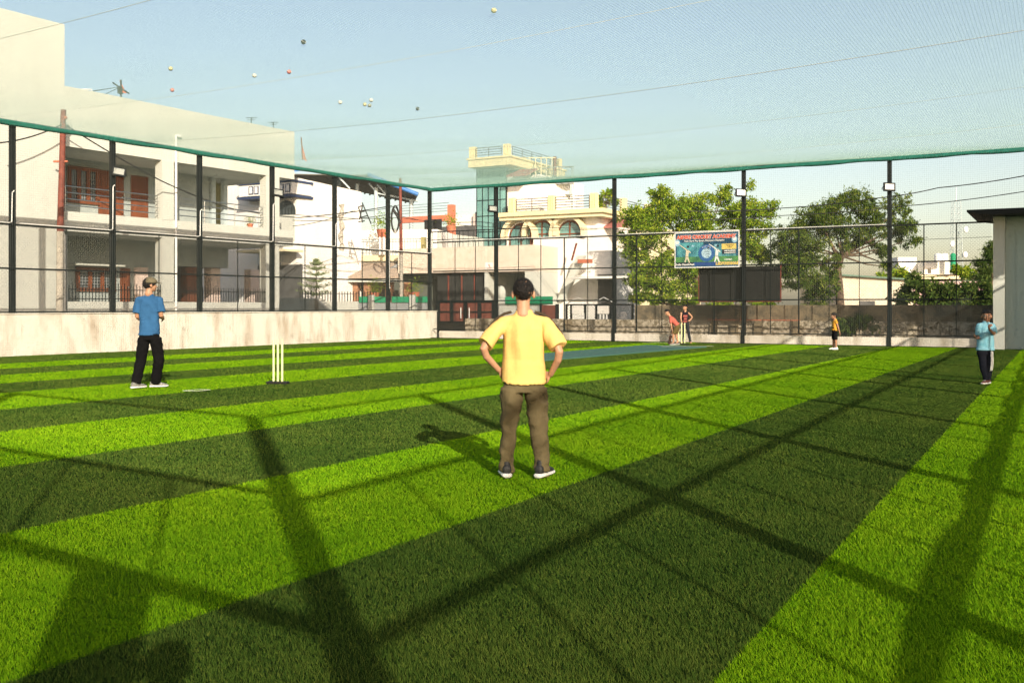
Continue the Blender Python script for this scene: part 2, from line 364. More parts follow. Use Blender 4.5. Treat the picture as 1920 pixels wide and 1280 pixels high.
# ------------------------------------------------------------ fences
def chain(F, a0, a1, z0, z1, off, pitch, r):
    """diamond wire mesh: zig-zag wires in two directions"""
    h = z1 - z0; L = []
    n = int((a1 - a0 + h) / pitch)
    for k in range(n):
        s0 = a0 - h + k * pitch
        for sg in (1, -1):
            pa_, pb_ = (s0, z0), (s0 + h, z1)
            if sg < 0: pa_, pb_ = (s0, z1), (s0 + h, z0)
            ta = max(0, (a0 - pa_[0]) / h); tb_ = min(1, (a1 - pa_[0]) / h)
            if tb_ <= ta: continue
            q = [F.p(pa_[0] + h * tt, off + .003 * sg, pa_[1] + (pb_[1] - pa_[1]) * tt) for tt in (ta, (ta + tb_) / 2, tb_)]
            L.append([list(x) for x in q])
    return strands(L, r)
def grid(F, a0, a1, z0, z1, off, pitch, r, wob=.03):
    L = []; K = 5
    for k in range(int((a1 - a0) / pitch) + 1):
        a = a0 + k * pitch
        L.append([list(F.p(a, off + wob * math.sin(a * 1.7 + j), z0 + (z1 - z0) * j / (K - 1))) for j in range(K)])
    V1, F1 = strands(L, r); L = []; K = 60
    for k in range(int((z1 - z0) / pitch) + 1):
        z = z0 + k * pitch
        L.append([list(F.p(a0 + (a1 - a0) * j / (K - 1), off + wob * math.sin((a0 + (a1 - a0) * j / (K - 1)) * 1.7 + (z - z0) / (z1 - z0) * 4), z + .012 * math.sin(j * .9 + k * .05))) for j in range(K)])
    V2, F2 = strands(L, r)
    return np.concatenate([V1, V2]), np.concatenate([F1, F2 + len(V1)])
def fence(F, label, posts, rails, bars, zb, zt, a0, a1, off=-.1, pw=.065, post_z0=None, linkz=None):
    t = thing('cage_fence', label, 'fence', F.p((a0 + a1) / 2, off, 0))
    for a in posts:
        m = MB(); m.fbox(F, a - pw, a + pw, off - pw, off + pw, post_z0 if post_z0 is not None else zb, HT); m.build('post', M['black'], t, .006)
    for z, rr in rails:
        m = MB(); m.fbox(F, a0, a1, off + .068, off + .068 + rr, z - rr / 2, z + rr / 2); m.build('rail', M['black'], t)
    for a, rr, z0, z1 in bars:
        m = MB(); m.fbox(F, a - rr / 2, a + rr / 2, off + .040, off + .065, z0, z1); m.build('bar', M['black'], t)
    V, Fc = chain(F, a0, a1, *(linkz or (zb, zt)), off + .02, .10, .0018); npmesh('chain_link', V, Fc, M['galv'], t)
    m = MB(); m.fbox(F, a0, a1, off - .05, off + .05, HT + .002, HT + .06); m.build('top_rail', M['black'], t)
    return t
lp = [FL.S(px) for px in (27, 215, 378, 514, 631, 731)] + [0]
sp = lp[1] - lp[0]; lp = [lp[0] - sp * k for k in (3, 2, 1)] + lp
fl = fence(FL, 'tall black steel cage fence on the left wall', lp, [(3.46, .045), (2.31, .045), (1.165, .04)],
           [(FL.S(px), .02, 1.15, 3.46) for px in (126, 300, 447.5, 573.6, 681, 773.6)], 1.15, 3.46, lp[0] - .1, 0, post_z0=1.136)
for q in range(len(lp) - 1):                                         # pale conduit along the upper rail with hooks at the posts
    m = MB(); pts = [FL.p(lp[q] + .12, .05, 3.50), FL.p(lp[q + 1] - .18, .05, 3.495), FL.p(lp[q + 1] - .1, .05, 3.52)]
    up = 4.75 if q in (3, 5) else (2.0 if q in (1, 7) else 4.3)
    pts += [FL.p(lp[q + 1] - .085, .05, up)] + ([FL.p(lp[q + 1] - .03, .05, up + .05)])
    m.tube(pts, .016, 6); m.build('conduit', M['conduit'], fl)
ff_posts = [FF.S(px) for px in (928, 1150, 1393, 1667)]
fbars = [(852, 1), (890, 1), (971, 1), (1013, 1), (1057, 2), (1101, 1), (1192.5, 2), (1240, 1), (1288, 1), (1338, 2), (1379, 1), (1444, 1), (1497, 2), (1554, 1), (1610.6, 1), (1732, 1.5), (1793, 1.3)]
ff = fence(FF, 'tall black steel cage fence along the far kerb', ff_posts, [(3.94, .045), (2.75, .045), (1.54, .045), (.38, .035)],
           [(FF.S(px), .022 * k, .36, 3.94) for px, k in fbars], .35, 3.94, .08, FF.S(1858), post_z0=.312)
m = MB(); m.fbox(FF, 0, LENF, -.18, -.1, HT - .05, HT + .001); m.build('top_beam', M['black'], ff)
for px in (928, 1150, 1393, 1667):
    m = MB(); m.fbox(FF, FF.S(px) - .065, FF.S(px) + .065, -.03, .035, .012, .5); m.build('post_foot', M['black'], ff)
m = MB(); m.tube([FF.p(FF.S(825), .0, 3.985), FF.p(FF.S(1140), 0, 3.985)], .014, 6); m.tube([FF.p(FF.S(1160), .0, 3.985), FF.p(FF.S(1386), 0, 3.985)], .014, 6); m.tube([FF.p(FF.S(1400), 0, 3.985), FF.p(FF.S(1660), 0, 3.985)], .014, 6)
m.build('conduit', M['conduit'], ff)
nposts = [(q - NP[0]).dot(NU) for q in NP]; nposts += [nposts[-1] + 3.5 * k for k in (1, 2)]
fn = fence(FNr, 'tall black steel cage fence along the near long side', nposts[1:], [(3.85, .06), (2.58, .06), (1.41, .05), (.38, .04)],
           [(a + (b - a) * f, .022, .05, 3.85) for a, b in zip(nposts[:-1], nposts[1:]) for f in (.33, .67)], .05, 3.85, .0, LENN - .5, post_z0=.0)
m = MB(); rg = random.Random(4)
pts = [FNr.p(a, .08, 1.40 + .002 * a + .018 * math.sin(a * 1.9) + .010 * math.sin(a * 4.3)) for a in np.arange(-.1, LENN - .5, .3)]
m.tube(pts, [.026 + .010 * abs(math.sin(i * .8)) for i in range(len(pts))], 6); m.build('bunched_net', M['greenrope'], fn)
eps = [0, (EP2 - NP[0]).dot(EU)]; eps += [eps[1] + 5.2 * k for k in (1, 2, 3)] + [LENE]
fe = fence(FE, 'tall black steel cage fence across the near end', eps, [(3.9, .07), (2.58, .08), (1.30, .06), (.38, .04)],
           [(a + (b - a) * f, .022, .05, 3.9) for a, b in zip(eps[:-1], eps[1:]) for f in (.25, .5, .75)], .05, 3.9, 0, LENE, pw=.075, post_z0=0)

# nets hung inside the fences
V, Fc = grid(FL, -24.5, -.02, .06, 6.12, .12, .060, .0015); tag(npmesh('side_net', V, Fc, M['sidenet']), 'pale square mesh net hung inside the left fence', 'net')
V, Fc = grid(FF, .05, LENF - .1, .06, 6.12, .12, .064, .0013); tag(npmesh('side_net', V, Fc, M['sidenet']), 'pale square mesh net hung inside the far fence', 'net')
V, Fc = grid(FNr, .05, LENN - .6, .06, 3.86, .12, .045, .0042); tag(npmesh('side_net', V, Fc, M['netroof']), 'green net inside the near long fence with twine thickened to darken the turf', 'net')  # twine thickened so the net dims the sun on the near turf

V, Fc = grid(FE, .05, 16, .06, 3.9, -.14, .045, .0042); tag(npmesh('side_net', V, Fc, M['netroof']), 'green net added on the near end fence with twine thickened to darken the turf', 'net')  # net added with thick twine to dim the sun on the foreground
# roof net with cables: sags between the cross cables
NB = 7
def roof_z(u, v):
    b = np.abs(np.sin(np.pi * u * NB))
    edge = np.minimum(1, np.minimum(v, 1 - v) * 9)
    return HT + .03 - .34 * 4 * v * (1 - v) * (1 - (2 * u - 1) ** 6) - .022 * b * (.35 + .65 * edge) +   .004 * np.sin(u * 61 + v * 23)
def roof_p(u, v):
    u = np.asarray(u, float); v = np.asarray(v, float)
    X = (1 - u) * (1 - v) * K00.x + u * (1 - v) * K10.x + (1 - u) * v * K01.x + u * v * K11.x
    Y = (1 - u) * (1 - v) * K00.y + u * (1 - v) * K10.y + (1 - u) * v * K01.y + u * v * K11.y
    return np.stack([X, Y, roof_z(u, v)], -1)
PIT = .058
nu, nv = int(36.5 / PIT), int(25.8 / PIT)
vv = np.linspace(0, 1, 26); uu = np.linspace(0, 1, 10 * NB + 1)
A_ = roof_p(*np.meshgrid(np.linspace(.0, 1, nu), vv, indexing='ij')); B_ = roof_p(*np.meshgrid(uu, np.linspace(0, 1, nv), indexing='ij')).transpose(1, 0, 2)
V1, F1 = strands(A_, .0019); V2, F2 = strands(B_, .0019)
rn = thing('roof_net', 'green twine net roof sagging over the whole field', 'net', (0, 20, HT))
npmesh('netting', np.concatenate([V1, V2]), np.concatenate([F1, F2 + len(V1)]), M['netroof'], rn)
for k in range(0, NB + 1):
    if k in (0, NB): continue
    q = roof_p(np.full(30, k / NB), np.linspace(0, 1, 30)); q[:, 2] += .006
    m = MB(); m.tube([tuple(x) for x in q], .0045, 4); m.build('support_rope', M['rope'], rn)
# green border: net bunched on the top rails
for F, L_ in ((FL, -LENL), (FF, LENF)):
    for lay in range(2):
        m = MB(); pts = []
        N_ = 120
        for i in range(N_ + 1):
            a = L_ * i / N_; ph = abs(math.sin(a * 1.04 + lay)); pts.append(F.p(a, .01 + .02 * lay, HT - .005 - .03 * ph - .03 * lay))
        m.tube(pts, [.045 + .018 * abs(math.sin(i * .37 + lay)) for i in range(N_ + 1)], 6); m.build('border', M['greenrope'], rn)
# balls resting on the roof net
ballpx = [(926, 20, 'o', 'cream tennis ball resting on roof net at the top centre'), (569, 79, 'k', 'black ball lying alone high on the roof net'),
          (320, 129, 'o', 'olive ball on roof net above the small roof aerial'), (477, 142, 'w', 'white ball left of the pink ball on the roof net'),
          (542, 135, 'p', 'pink ball beside the white ball on the roof net'), (323, 169, 'p', 'pink ball against the roof aerial flag'),
          (638, 192, 'w', 'pale ball left of the cluster of three balls on net'), (684, 196, 'o', 'leftmost ball in the cluster of three on roof net'),
          (696, 188, 'w', 'uppermost ball in the cluster of three on roof net'), (693, 198, 'g', 'lowest greyish ball in the cluster of three on roof net'),
          (783, 204, 'k', 'dark ball with orange top right of the cluster of three')]
bc = {'o': (.62, .58, .30), 'k': (.03, .03, .035), 'w': (.78, .80, .72), 'p': (.70, .22, .20), 'g': (.33, .33, .25)}
bm_ = {k: mat('felt_' + k, c, .85, .2, 60, .5, 300) for k, c in bc.items()}
M['seam'] = mat('ball_seam', (.8, .78, .7), .8)
for px, py, k, lab in ballpx:
    d = FPX * (HT - .3 - H) / (HY - py)
    for _ in range(12):                                    # walk down the ray until it meets the net
        X = (px - CX) / FPX * d; rel = Vector((X, d))
        v = 1 - (rel - CN).dot(FL.n) / ((K10 - CN).dot(FL.n)); v = min(max(v, 0), 1)
        u = 1 - (rel - CN).dot(FF.n) / ((K01 - CN).dot(FF.n)); u = min(max(u, 0), 1)
        z = float(roof_z(np.array(u), np.array(v))); d = FPX * (z + .036 - H) / (HY - py)
    t = thing('ball', lab, 'ball', (X, d, z + .036), group='balls caught on the roof net')
    m = MB(); m.ball((X, d, z + .036), .042, 0, 20, 14); m.build('cover', bm_[k], t)
    m = MB(); m.tube([(X + .0425 * math.cos(a), d + .0425 * math.sin(a) * math.cos(.5 * math.sin(2 * a)), z + .036 + .02 * math.sin(2 * a)) for a in np.linspace(0, 6.283, 25)], .0022, 4); m.build('seam', M['seam'], t)

# ------------------------------------------------------------ floodlights
def floodlight():
    t = thing('floodlight', 'x', 'floodlight', (0, 0, 0), group='floodlights on the fence posts')
    m = MB(); m.box(-.19, .19, -.055, .02, -.14, .14); 
    for k in range(7): m.box(-.17 + k * .055, -.155 + k * .055, .02, .05, -.11, .11)
    m.build('housing', M['black'], t, .01)
    m = MB(); m.box(-.14, .14, -.060, -.0555, -.09, .09); m.build('lens', M['lens'], t)
    m = MB(); m.tube([(-.2, 0, 0), (-.2, .10, -.05), (0, .13, -.07), (.2, .10, -.05), (.2, 0, 0)], .012, 6); m.build('bracket', M['black'], t)
    return t
proto = floodlight(); first = True
for px, py, F, yaw, pitch, lab in [(223, 323, FL, 20, 18, 'floodlight nearest the camera on left fence post'), (521, 362, FL, 30, 20, 'smaller floodlight on the left fence before house with navy trim'),
                            (924, 392, FF, 15, 18, 'floodlight on the far fence post before the glass tower'), (1389, 362, FF, 2, 10, 'floodlight on the far fence post beside the banner'),
                            (1667, 351, FF, 0, 8, 'floodlight on the far fence post before the dark leafy tree')]:
    o = proto if first else copy_tree(proto); first = False
    s_ = F.S(px, .12); o.location = F.p(s_, .12, F.Z(px, py, .12)); o['label'] = lab
    o.rotation_euler = (R(-pitch), R(8 if F is FL else 3), R(yaw))
# ------------------------------------------------------------ board with writing on the far fence
def text_mesh(body, size, mat_, parent, loc, F, name='lettering', bold=.0, align='CENTER', depth=.003):
    cu = bpy.data.curves.new(name, 'FONT'); cu.body = body; cu.size = size; cu.align_x = align; cu.align_y = 'CENTER'; cu.extrude = depth; cu.offset = bold; cu.resolution_u = 3
    tmp = bpy.data.objects.new('tmp', cu); C.objects.link(tmp); bpy.context.view_layer.update()
    me = bpy.data.meshes.new_from_object(tmp.evaluated_get(bpy.context.evaluated_depsgraph_get())); bpy.data.objects.remove(tmp)
    u, n = F.u, F.n
    Mx = Matrix(((u.x, 0, n.x, loc.x), (u.y, 0, n.y, loc.y), (0, 1, 0, loc.z), (0, 0, 0, 1)))
    me.transform(Mx); off = wloc(parent); me.transform(Matrix.Translation(-off)); me.materials.clear(); me.materials.append(mat_)
    o = bpy.data.objects.new(name, me); C.objects.link(o); o.parent = parent; return o
s0, s1 = FF.S(1266, .1), FF.S(1384, .1); z1, z0 = 3.93, 2.72; W_ = s1 - s0
ban = thing('banner', 'academy banner with coral title and phone number on far fence', 'banner', FF.p((s0 + s1) / 2, .1, z0))
m = MB(); m.fbox(FF, s0, s1, .035, .06, z0, z1); m.build('panel', mat('banner_night_blue', (.02, .10, .19), .5, .5, 1.6, col2=(.01, .04, .08)), ban)
fr = M['lightsteel']
m = MB()
for a, b, c, d in ((s0 - .03, s1 + .03, z1, z1 + .035), (s0 - .03, s1 + .03, z0 - .035, z0), (s0 - .03, s0, z0, z1), (s1, s1 + .03, z0, z1)): m.fbox(FF, a, b, .03, .075, c, d)
m.build('frame', M['conduit'], ban)
def bq(a0, a1, b0, b1, mt, name, o=.062):            # rectangle in banner fractions (x from left, y from bottom)
    m = MB(); m.fbox(FF, s0 + a0 * W_, s0 + a1 * W_, .060, o, z0 + b0 * (z1 - z0), z0 + b1 * (z1 - z0)); return m.build(name, mt, ban)
flat = lambda n, c, v=.1: mat('print_' + n, c, .55, v, 3)
bq(.0, 1, .14, .30, mat('print_grass', (.10, .30, .08), .6, .5, 3, col2=(.03, .12, .08)), 'printed_field')
bq(.30, .68, .03, .14, flat('deepblue', (.02, .07, .25)), 'printed_band')
bq(.02, .45, .30, .72, mat('print_stand', (.10, .38, .42), .6, .6, 4, col2=(.02, .12, .18)), 'printed_stand', .0615)
bq(.62, .96, .30, .66, mat('print_stand_b', (.12, .38, .42), .6, .6, 4, col2=(.02, .12, .18)), 'printed_stand', .0615)
def disc(cx, cy, r, mt, name, o=.0645, sq=1, n=28):
    cxx, czz = s0 + cx * W_, z0 + cy * (z1 - z0); m = MB()
    m.prism([FF.p(cxx + r * math.cos(2 * math.pi * k / n), .060, czz + r * sq * math.sin(2 * math.pi * k / n)) for k in range(n)], Vector((FF.n.x, FF.n.y, 0)) * (o - .060)); return m.build(name, mt, ban)
PW = flat('white', (.75, .78, .78), .03); PC = flat('coral', (.62, .10, .06)); PY = flat('yellow', (.72, .55, .15)); PK = flat('ink', (.015, .02, .035)); PL = flat('lightblue', (.30, .52, .68)); PB = flat('emblem', (.03, .12, .34))
for cx in (.03, .94): disc(cx, .72 if cx < .5 else .78, .10, PL, 'printed_lamp', .063, 1.2); disc(cx, .73 if cx < .5 else .79, .055, PW, 'printed_lamp', .0645, 1.2)
for cx in (.28, .65): disc(cx, .62, .06, PL, 'printed_lamp', .0635, .5)
disc(.50, .40, .30, PB, 'emblem', .0645); disc(.50, .40, .185, PL, 'emblem', .066); disc(.50, .40, .165, flat('paleblue', (.42, .60, .72)), 'emblem', .0675)
m = MB()
for k in range(4):
    m.tube([FF.p(s0 + .5 * W_ + q * .12 + .01 * k, .0685, z0 + (.52 - .075 * k) * (z1 - z0) + .025 * math.sin(q * 4 + .5) - q * .03) for q in np.linspace(-.8 + .18 * k, .9 - .1 * k, 9)], .008, 4)
m.build('emblem_swirl', PK, ban); disc(.53, .56, .03, PK, 'emblem_ball', .0695)
for k, ch in enumerate('ASPIRE'):
    an = R(125 - k * 14); text_mesh(ch, .07, PW, ban, FF.p(s0 + .5 * W_ + .24 * math.cos(an), .066, z0 + .40 * (z1 - z0) + .24 * math.sin(an)), FF)
bq(.74, .965, .50, .66, PY, 'yellow_tab', .0645); bq(.745, .965, .36, .485, PK, 'dark_tab', .0645)
text_mesh('Admissions\nOpen', .062, PK, ban, FF.p(s0 + .865 * W_, .066, z0 + .59 * (z1 - z0)), FF)
m = MB(); 
for dz in (.455, .395): m.fbox(FF, s0 + .78 * W_, s0 + .955 * W_, .066, .0675, z0 + (dz - .012) * (z1 - z0), z0 + (dz + .012) * (z1 - z0))
m.build('fine_print', PW, ban)
text_mesh('ASPIRE CRICKET ACADEMY', .176, PW, ban, FF.p(s0 + .49 * W_, .0625, z0 + .875 * (z1 - z0)), FF, bold=.017)
text_mesh('ASPIRE CRICKET ACADEMY', .176, PC, ban, FF.p(s0 + .49 * W_, .067, z0 + .875 * (z1 - z0)), FF, bold=.009)
text_mesh('Train Hard, Play Smart, Become a Champion', .082, PW, ban, FF.p(s0 + .46 * W_, .066, z0 + .765 * (z1 - z0)), FF, bold=.002)
text_mesh('Contact', .085, PW, ban, FF.p(s0 + .84 * W_, .066, z0 + .205 * (z1 - z0)), FF, bold=.002)
bq(.0, .29, .025, .135, PK, 'dark_tab', .0635)
text_mesh('Choila Chandarbani', .092, PW, ban, FF.p(s0 + .145 * W_, .066, z0 + .075 * (z1 - z0)), FF, bold=.003)
text_mesh('L8393858068', .15, PY, ban, FF.p(s0 + .825 * W_, .066, z0 + .085 * (z1 - z0)), FF, bold=.006)
def printed_player(cx, sgn, mt):                     # flat printed figure in whites
    f = lambda x, y: FF.p(s0 + (cx + sgn * x) * W_, .0665, z0 + y * (z1 - z0)); m = MB()
    for a, b, r0, r1 in (((0, .30), (.01, .50), .05, .055), ((.0, .32), (-.03, .14), .035, .022), ((0, .32), (.045, .12), .035, .022), ((.0, .50), (-.055, .58), .025, .018), ((-.055, .58), (-.12, .66), .018, .012), ((.015, .5), (.06, .42), .022, .015)):
        A, B = f(*a), f(*b); v = (B - A).normalized(); nn = v.cross(Vector((FF.n.x, FF.n.y, 0))).normalized()
        m.prism([A + nn * r0, A - nn * r0, B - nn * r1, B + nn * r1], Vector((FF.n.x, FF.n.y, 0)) * .002)
    m.build('printed_player', mt, ban); disc(cx + sgn * .018, .60, .042, PK, 'printed_head', .0665)
printed_player(.185, 1, flat('cream', (.66, .60, .45))); printed_player(.66, 1, PW)

# dark sight board behind the fence
sb = thing('sight_board', 'dark mesh board with thin red frame below the banner', 'board', FF.p(FF.S(1386), -.35, 1.5))
a0, a1 = FF.S(1311, -.3), FF.S(1463, -.3)
m = MB(); m.fbox(FF, a0, a1, -.34, -.30, 1.50, 2.72); m.build('panel', mat('dark_board', (.012, .013, .012), .85, .25, 3), sb)
m = MB(); m.fbox(FF, a0 - .02, a1 + .02, -.345, -.285, 1.47, 1.50); m.fbox(FF, a0 - .03, a0, -.345, -.285, 1.5, 2.74); m.fbox(FF, a1, a1 + .03, -.345, -.285, 1.5, 2.74); m.build('frame', M['rust'], sb)

# ------------------------------------------------------------ stone wall across the lane
sw = thing('lane_wall', 'old brown stained wall with rubble plinth beyond the far fence', 'wall', FF.p(12, -2, 0))
M['rubble'] = mat('rubble_stone', (.52, .46, .36), .95, .5, 9, .9, 30, col2=(.17, .14, .09), mix=(.42, .60)); M['oldwall'] = mat('old_wall', (.24, .19, .12), .95, .5, 2.2, .5, 14, col2=(.07, .065, .05), mix=(.35, .6))
ow = -1.9; m = MB(); m.fbox(FF, .6, 27, ow - .4, ow + .25, 0, .80); m.build('plinth', M['rubble'], sw)
m = MB(); m.fbox(FF, FF.S(1190, ow), 27, ow - .35, ow, .802, 1.36); m.build('wall', M['oldwall'], sw)
m = MB(); m.fbox(FF, FF.S(1330, ow), FF.S(1500, ow), ow + .02, ow + .27, .803, .83); m.build('ledge', M['orange'], sw)
m = MB()
for px in (1332, 1370, 1415, 1485, 905, 1060): m.fbox(FF, FF.S(px, ow + .25), FF.S(px, ow + .25) + .28, ow + .25, ow + .34, 0, .80)
m.build('buttress', M['oldwall'], sw)
# lamp-less neighbours: gates and garage
FS = Frame(FF.p(0, -6.5, 0), FF.u, FF.n)              # facades on the far side of the lane
def sz(px, py, F=FS, off=0): return F.S(px, off), F.Z(px, py, off)
def shell(F, a0, a1, o0, o1, z0, z1, name, mt, parent):
    m = MB(); m.fbox(F, a0, a1, o0, o1, z0, z1); return m.build(name, mt, parent)

# --- stone-clad building
M['cladding'] = brick_mat('stone_cladding', (.78, .68, .58), (.70, .58, .48), (.60, .52, .44), .32, .09, .4, FS)
b1 = thing('stone_house', 'low house clad in pinkish stone with dark garage gate and roof railing', 'house', FS.p(3, -3, 0))
aL, aR = FS.S(815), FS.S(1001); zt, zb_ = FS.Z(900, 462), FS.Z(900, 510)
shell(FS, aL - 2.2, aR, -6, 0, zb_, zt, 'wall', M['cladding'], b1)
shell(FS, aL - 2.2, aR, -6, -3.2, 0, zb_ - .003, 'back_wall', M['plaster'], b1)
shell(FS, FS.S(984), aR, -3.2, -.01, 0, zb_ - .003, 'side_wall', M['plaster'], b1)
shell(FS, FS.S(908), FS.S(914), -3.2, -.02, 0, zb_ - .003, 'pillar', M['plaster'], b1)
shell(FS, FS.S(815), FS.S(908) - .02, -.35, -.25, .9, zb_ - .004, 'garage_gate', mat('dark_garage', (.035, .035, .032), .7, .4, 3), b1)
m = MB()
for px in (835, 860, 884): m.fbox(FS, FS.S(px), FS.S(px) + .06, -.249, -.21, .9, zb_ - .01)
m.build('gate_frame', M['rust'], b1)
def railing(F, a0, a1, z0, z1, off, name, parent, mt, nv_=None, bars=3, gap=None, r=.018):
    m = MB()
    for k in range(bars): zz = z1 - (z1 - z0) * k / bars; m.tube([F.p(a0, off, zz), F.p(a1, off, zz)], r, 5)
    n = max(2, int(abs(a1 - a0) / (gap or 1.0)))
    for k in range(n + 1): a = a0 + (a1 - a0) * k / n; m.tube([F.p(a, off, z0), F.p(a, off, z1)], r, 5)
    return m.build(name, mt, parent)
railing(FS, aL - .5, FS.S(985), zt, zt + .78, -.15, 'railing', b1, M['black'], bars=1, gap=.28, r=.012)
railing(FS, aL - .5, FS.S(985), zt, zt + .80, -.15, 'railing', b1, M['black'], bars=2, gap=1.5, r=.02)
m = MB(); a = FS.S(917); m.fbox(FS, a - .22, a + .22, .002, .012, FS.Z(917, 505), FS.Z(917, 492)); m.build('plaque', M['conduit'], b1)
m = MB(); m.tube([FS.p(a - .09, .02, FS.Z(917, 503)), FS.p(a + .09, .02, FS.Z(917, 503)), FS.p(a, .02, FS.Z(917, 495))], .02, 5); m.build('plaque_mark', M['orange'], b1)
gt = thing('lane_gate', 'red and black panelled gate with pale handles across the lane', 'gate', FS.p(FS.S(860, 3), 3, 0))
gA, gB = FS.S(822, 3), FS.S(926, 3); gz0, gz1 = .62, FS.Z(870, 566, 3)
m = MB(); m.fbox(FS, gA, gB, 2.96, 2.99, gz0, gz1); m.build('panel', M['redpanel'], gt)
m = MB()
for k in range(5): a = gA + (gB - gA) * k / 4; m.fbox(FS, a - .09, a + .09, 2.99, 3.03, gz0, gz1 + .04)
for zz in (gz0, (gz0 + gz1) / 2, gz1): m.fbox(FS, gA, gB, 2.992, 3.025, zz - .03, zz + .03)
m.build('frame', M['black'], gt)
m = MB()
for dx in (-.22, .22): a = (gA + gB) / 2 + dx; m.tube([FS.p(a, 3.06, gz0 + .15), FS.p(a, 3.06, gz1 - .25)], .025, 6)
m.build('handle', M['conduit'], gt)
cw = thing('garden_wall', 'cream and green garden wall right of the red gate', 'wall', FS.p(FS.S(960, 2.4), 2.4, 0))
m = MB(); m.fbox(FS, FS.S(929, 2.4), FS.S(1012, 2.4), 2.2, 2.4, 0, FS.Z(960, 569, 2.4)); m.build('wall', M['plaster'], cw)
m = MB(); m.fbox(FS, FS.S(947, 2.5), FS.S(1035, 2.5), 2.42, 2.47, FS.Z(960, 569, 2.4) - .04, FS.Z(960, 556, 2.4)); m.build('banner_cloth', M['greensheet'], cw)
m = MB(); m.ball(FS.p(FS.S(940, 2.3), 2.3, FS.Z(940, 549, 2.3)), (.2, .2, .32)); m.fbox(FS, FS.S(932, 2.4), FS.S(948, 2.4), 2.1, 2.42, 0, FS.Z(940, 556, 2.4)); m.build('finial_post', M['plaster'], cw)
g2 = thing('lane_gate', 'dark brown sheet gate left of the lattice gate', 'gate', FS.p(FS.S(1030, 3), 3, 0))
m = MB(); m.fbox(FS, FS.S(1016, 3), FS.S(1043, 3), 2.9, 3, .6, FS.Z(1030, 572, 3)); m.build('panel', M['redpanel'], g2)
m = MB()
for px in (1014, 1044): m.fbox(FS, FS.S(px, 3) - .05, FS.S(px, 3) + .05, 2.88, 3.03, .4, FS.Z(1030, 570, 3))
m.build('frame', M['black'], g2)
g3 = thing('lane_gate', 'white and grey lattice gate with two blank notice plates', 'gate', FS.p(FS.S(1100, 3), 3, 0))
x0, x1 = FS.S(1062, 3), FS.S(1186, 3); gz1 = FS.Z(1120, 571, 3)
m = MB()
for zz in (.55, gz1): m.fbox(FS, x0, x1, 2.97, 3.02, zz - .03, zz + .03)
for px in (1062, 1071, 1097, 1118, 1145, 1186): m.fbox(FS, FS.S(px, 3) - .04, FS.S(px, 3) + .04, 2.96, 3.03, .4, gz1 + .03)
m.build('frame', M['black'], g3)
V, Fc = chain(FS, x0, x1, .55, gz1, 2.95, .12, .010); npmesh('lattice', V, Fc, M['grey'], g3)
m = MB()
for px in (1078, 1084, 1090, 1095, 1126, 1132, 1138): m.fbox(FS, FS.S(px, 3) - .03, FS.S(px, 3) + .03, 3.0, 3.04, .55, gz1 - .35)
m.build('slat', M['conduit'], g3)
m = MB()
for px, w_, a, b in ((1084, .26, .38, .05), (1132, .26, .38, .05), (1170, .13, .7, .3)): m = MB(); m.fbox(FS, FS.S(px, 3) - w_, FS.S(px, 3) + w_, 3.03, 3.06, gz1 - a, gz1 - b); m.build('notice_plate', M['white'], g3)
m = MB()
for cx in (1084, 1132): m.tube([FS.p(FS.S(cx, 3) + q, 3, gz1 + .3 - abs(q) * .5) for q in np.linspace(-.5, .5, 9)], .02, 5)
m.build('arch', M['conduit'], g3)

# --- glass tower house (farther)
FT = Frame(FF.p(0, -17, 0), FF.u, FF.n); FTs = lambda px, off=0: FT.S(px, off)
h = thing('corner_house', 'white three storey house with green glass stair tower and yellow roof railings', 'house', FT.p(8, -4, 0))
gx0, gx1 = FTs(894), FTs(949); topz = FT.Z(920, 316); 
M['greenglass'] = mat('green_glass', (.20, .40, .37), .08, .35, .5, spec=.8, col2=(.07, .17, .17))
shell(FT, gx0 + .05, gx1 - .05, -3.9, -.04, 0, topz, 'tower_core', M['interior'], h)
shell(FT, gx0, gx1, -.039, 0, 2.0, topz, 'glazing', M['greenglass'], h)
m = MB()
for k in range(6): a = gx0 + (gx1 - gx0) * k / 5; m.fbox(FT, a - .02, a + .02, 0, .025, 2.0, topz)
for k in range(9): z = 2 + (topz - 2) * k / 8; m.fbox(FT, gx0, gx1, .001, .024, z - .02, z + .02)
m.build('mullion', M['black'], h)
shell(FT, gx1 + .003, FTs(1012), -6, -.15, 4.5, FT.Z(960, 330), 'upper_wall', M['white'], h)
bz0, bz1 = FT.Z(920, 314), FT.Z(920, 302)
bx0, bx1 = FTs(878, .9), FTs(957, .9)
m = MB(); m.fbox(FT, bx0, bx1, -6.3, .9, topz + .003, bz1); m.fbox(FT, bx0 - .08, bx1 + .08, -6.4, .98, bz1, bz1 + .10); m.build('balcony_slab', M['yellow'], h)
pz = bz1 + .72; M['darkrail'] = mat('dark_railing', (.10, .085, .08), .6, .2)
for a, o in ((bx0 + .25, .8), (bx1 - .3, .8), (bx1 - .3, -5.9), (bx0 + .25, -5.9)):
    m = MB(); m.fbox(FT, a - .19, a + .19, o - .2, o + .12, bz1 + .103, pz + .05)
    for k in range(4): m.fbox(FT, a - .17 + k * .10, a - .13 + k * .10, o + .12, o + .15, bz1 + .12, pz)
    m.build('parapet_pillar', M['yellow'], h)
railing(FT, bx0 + .5, bx1 - .6, bz1 + .1, pz - .05, .85, 'railing', h, M['darkrail'], bars=4, gap=1.2, r=.02)
FTr = Frame(FT.p(bx1 - .1, .8, 0), -FT.n, FT.u)
railing(FTr, .3, 6.4, bz1 + .1, pz - .05, 0, 'railing', h, M['darkrail'], bars=4, gap=1.2, r=.02)
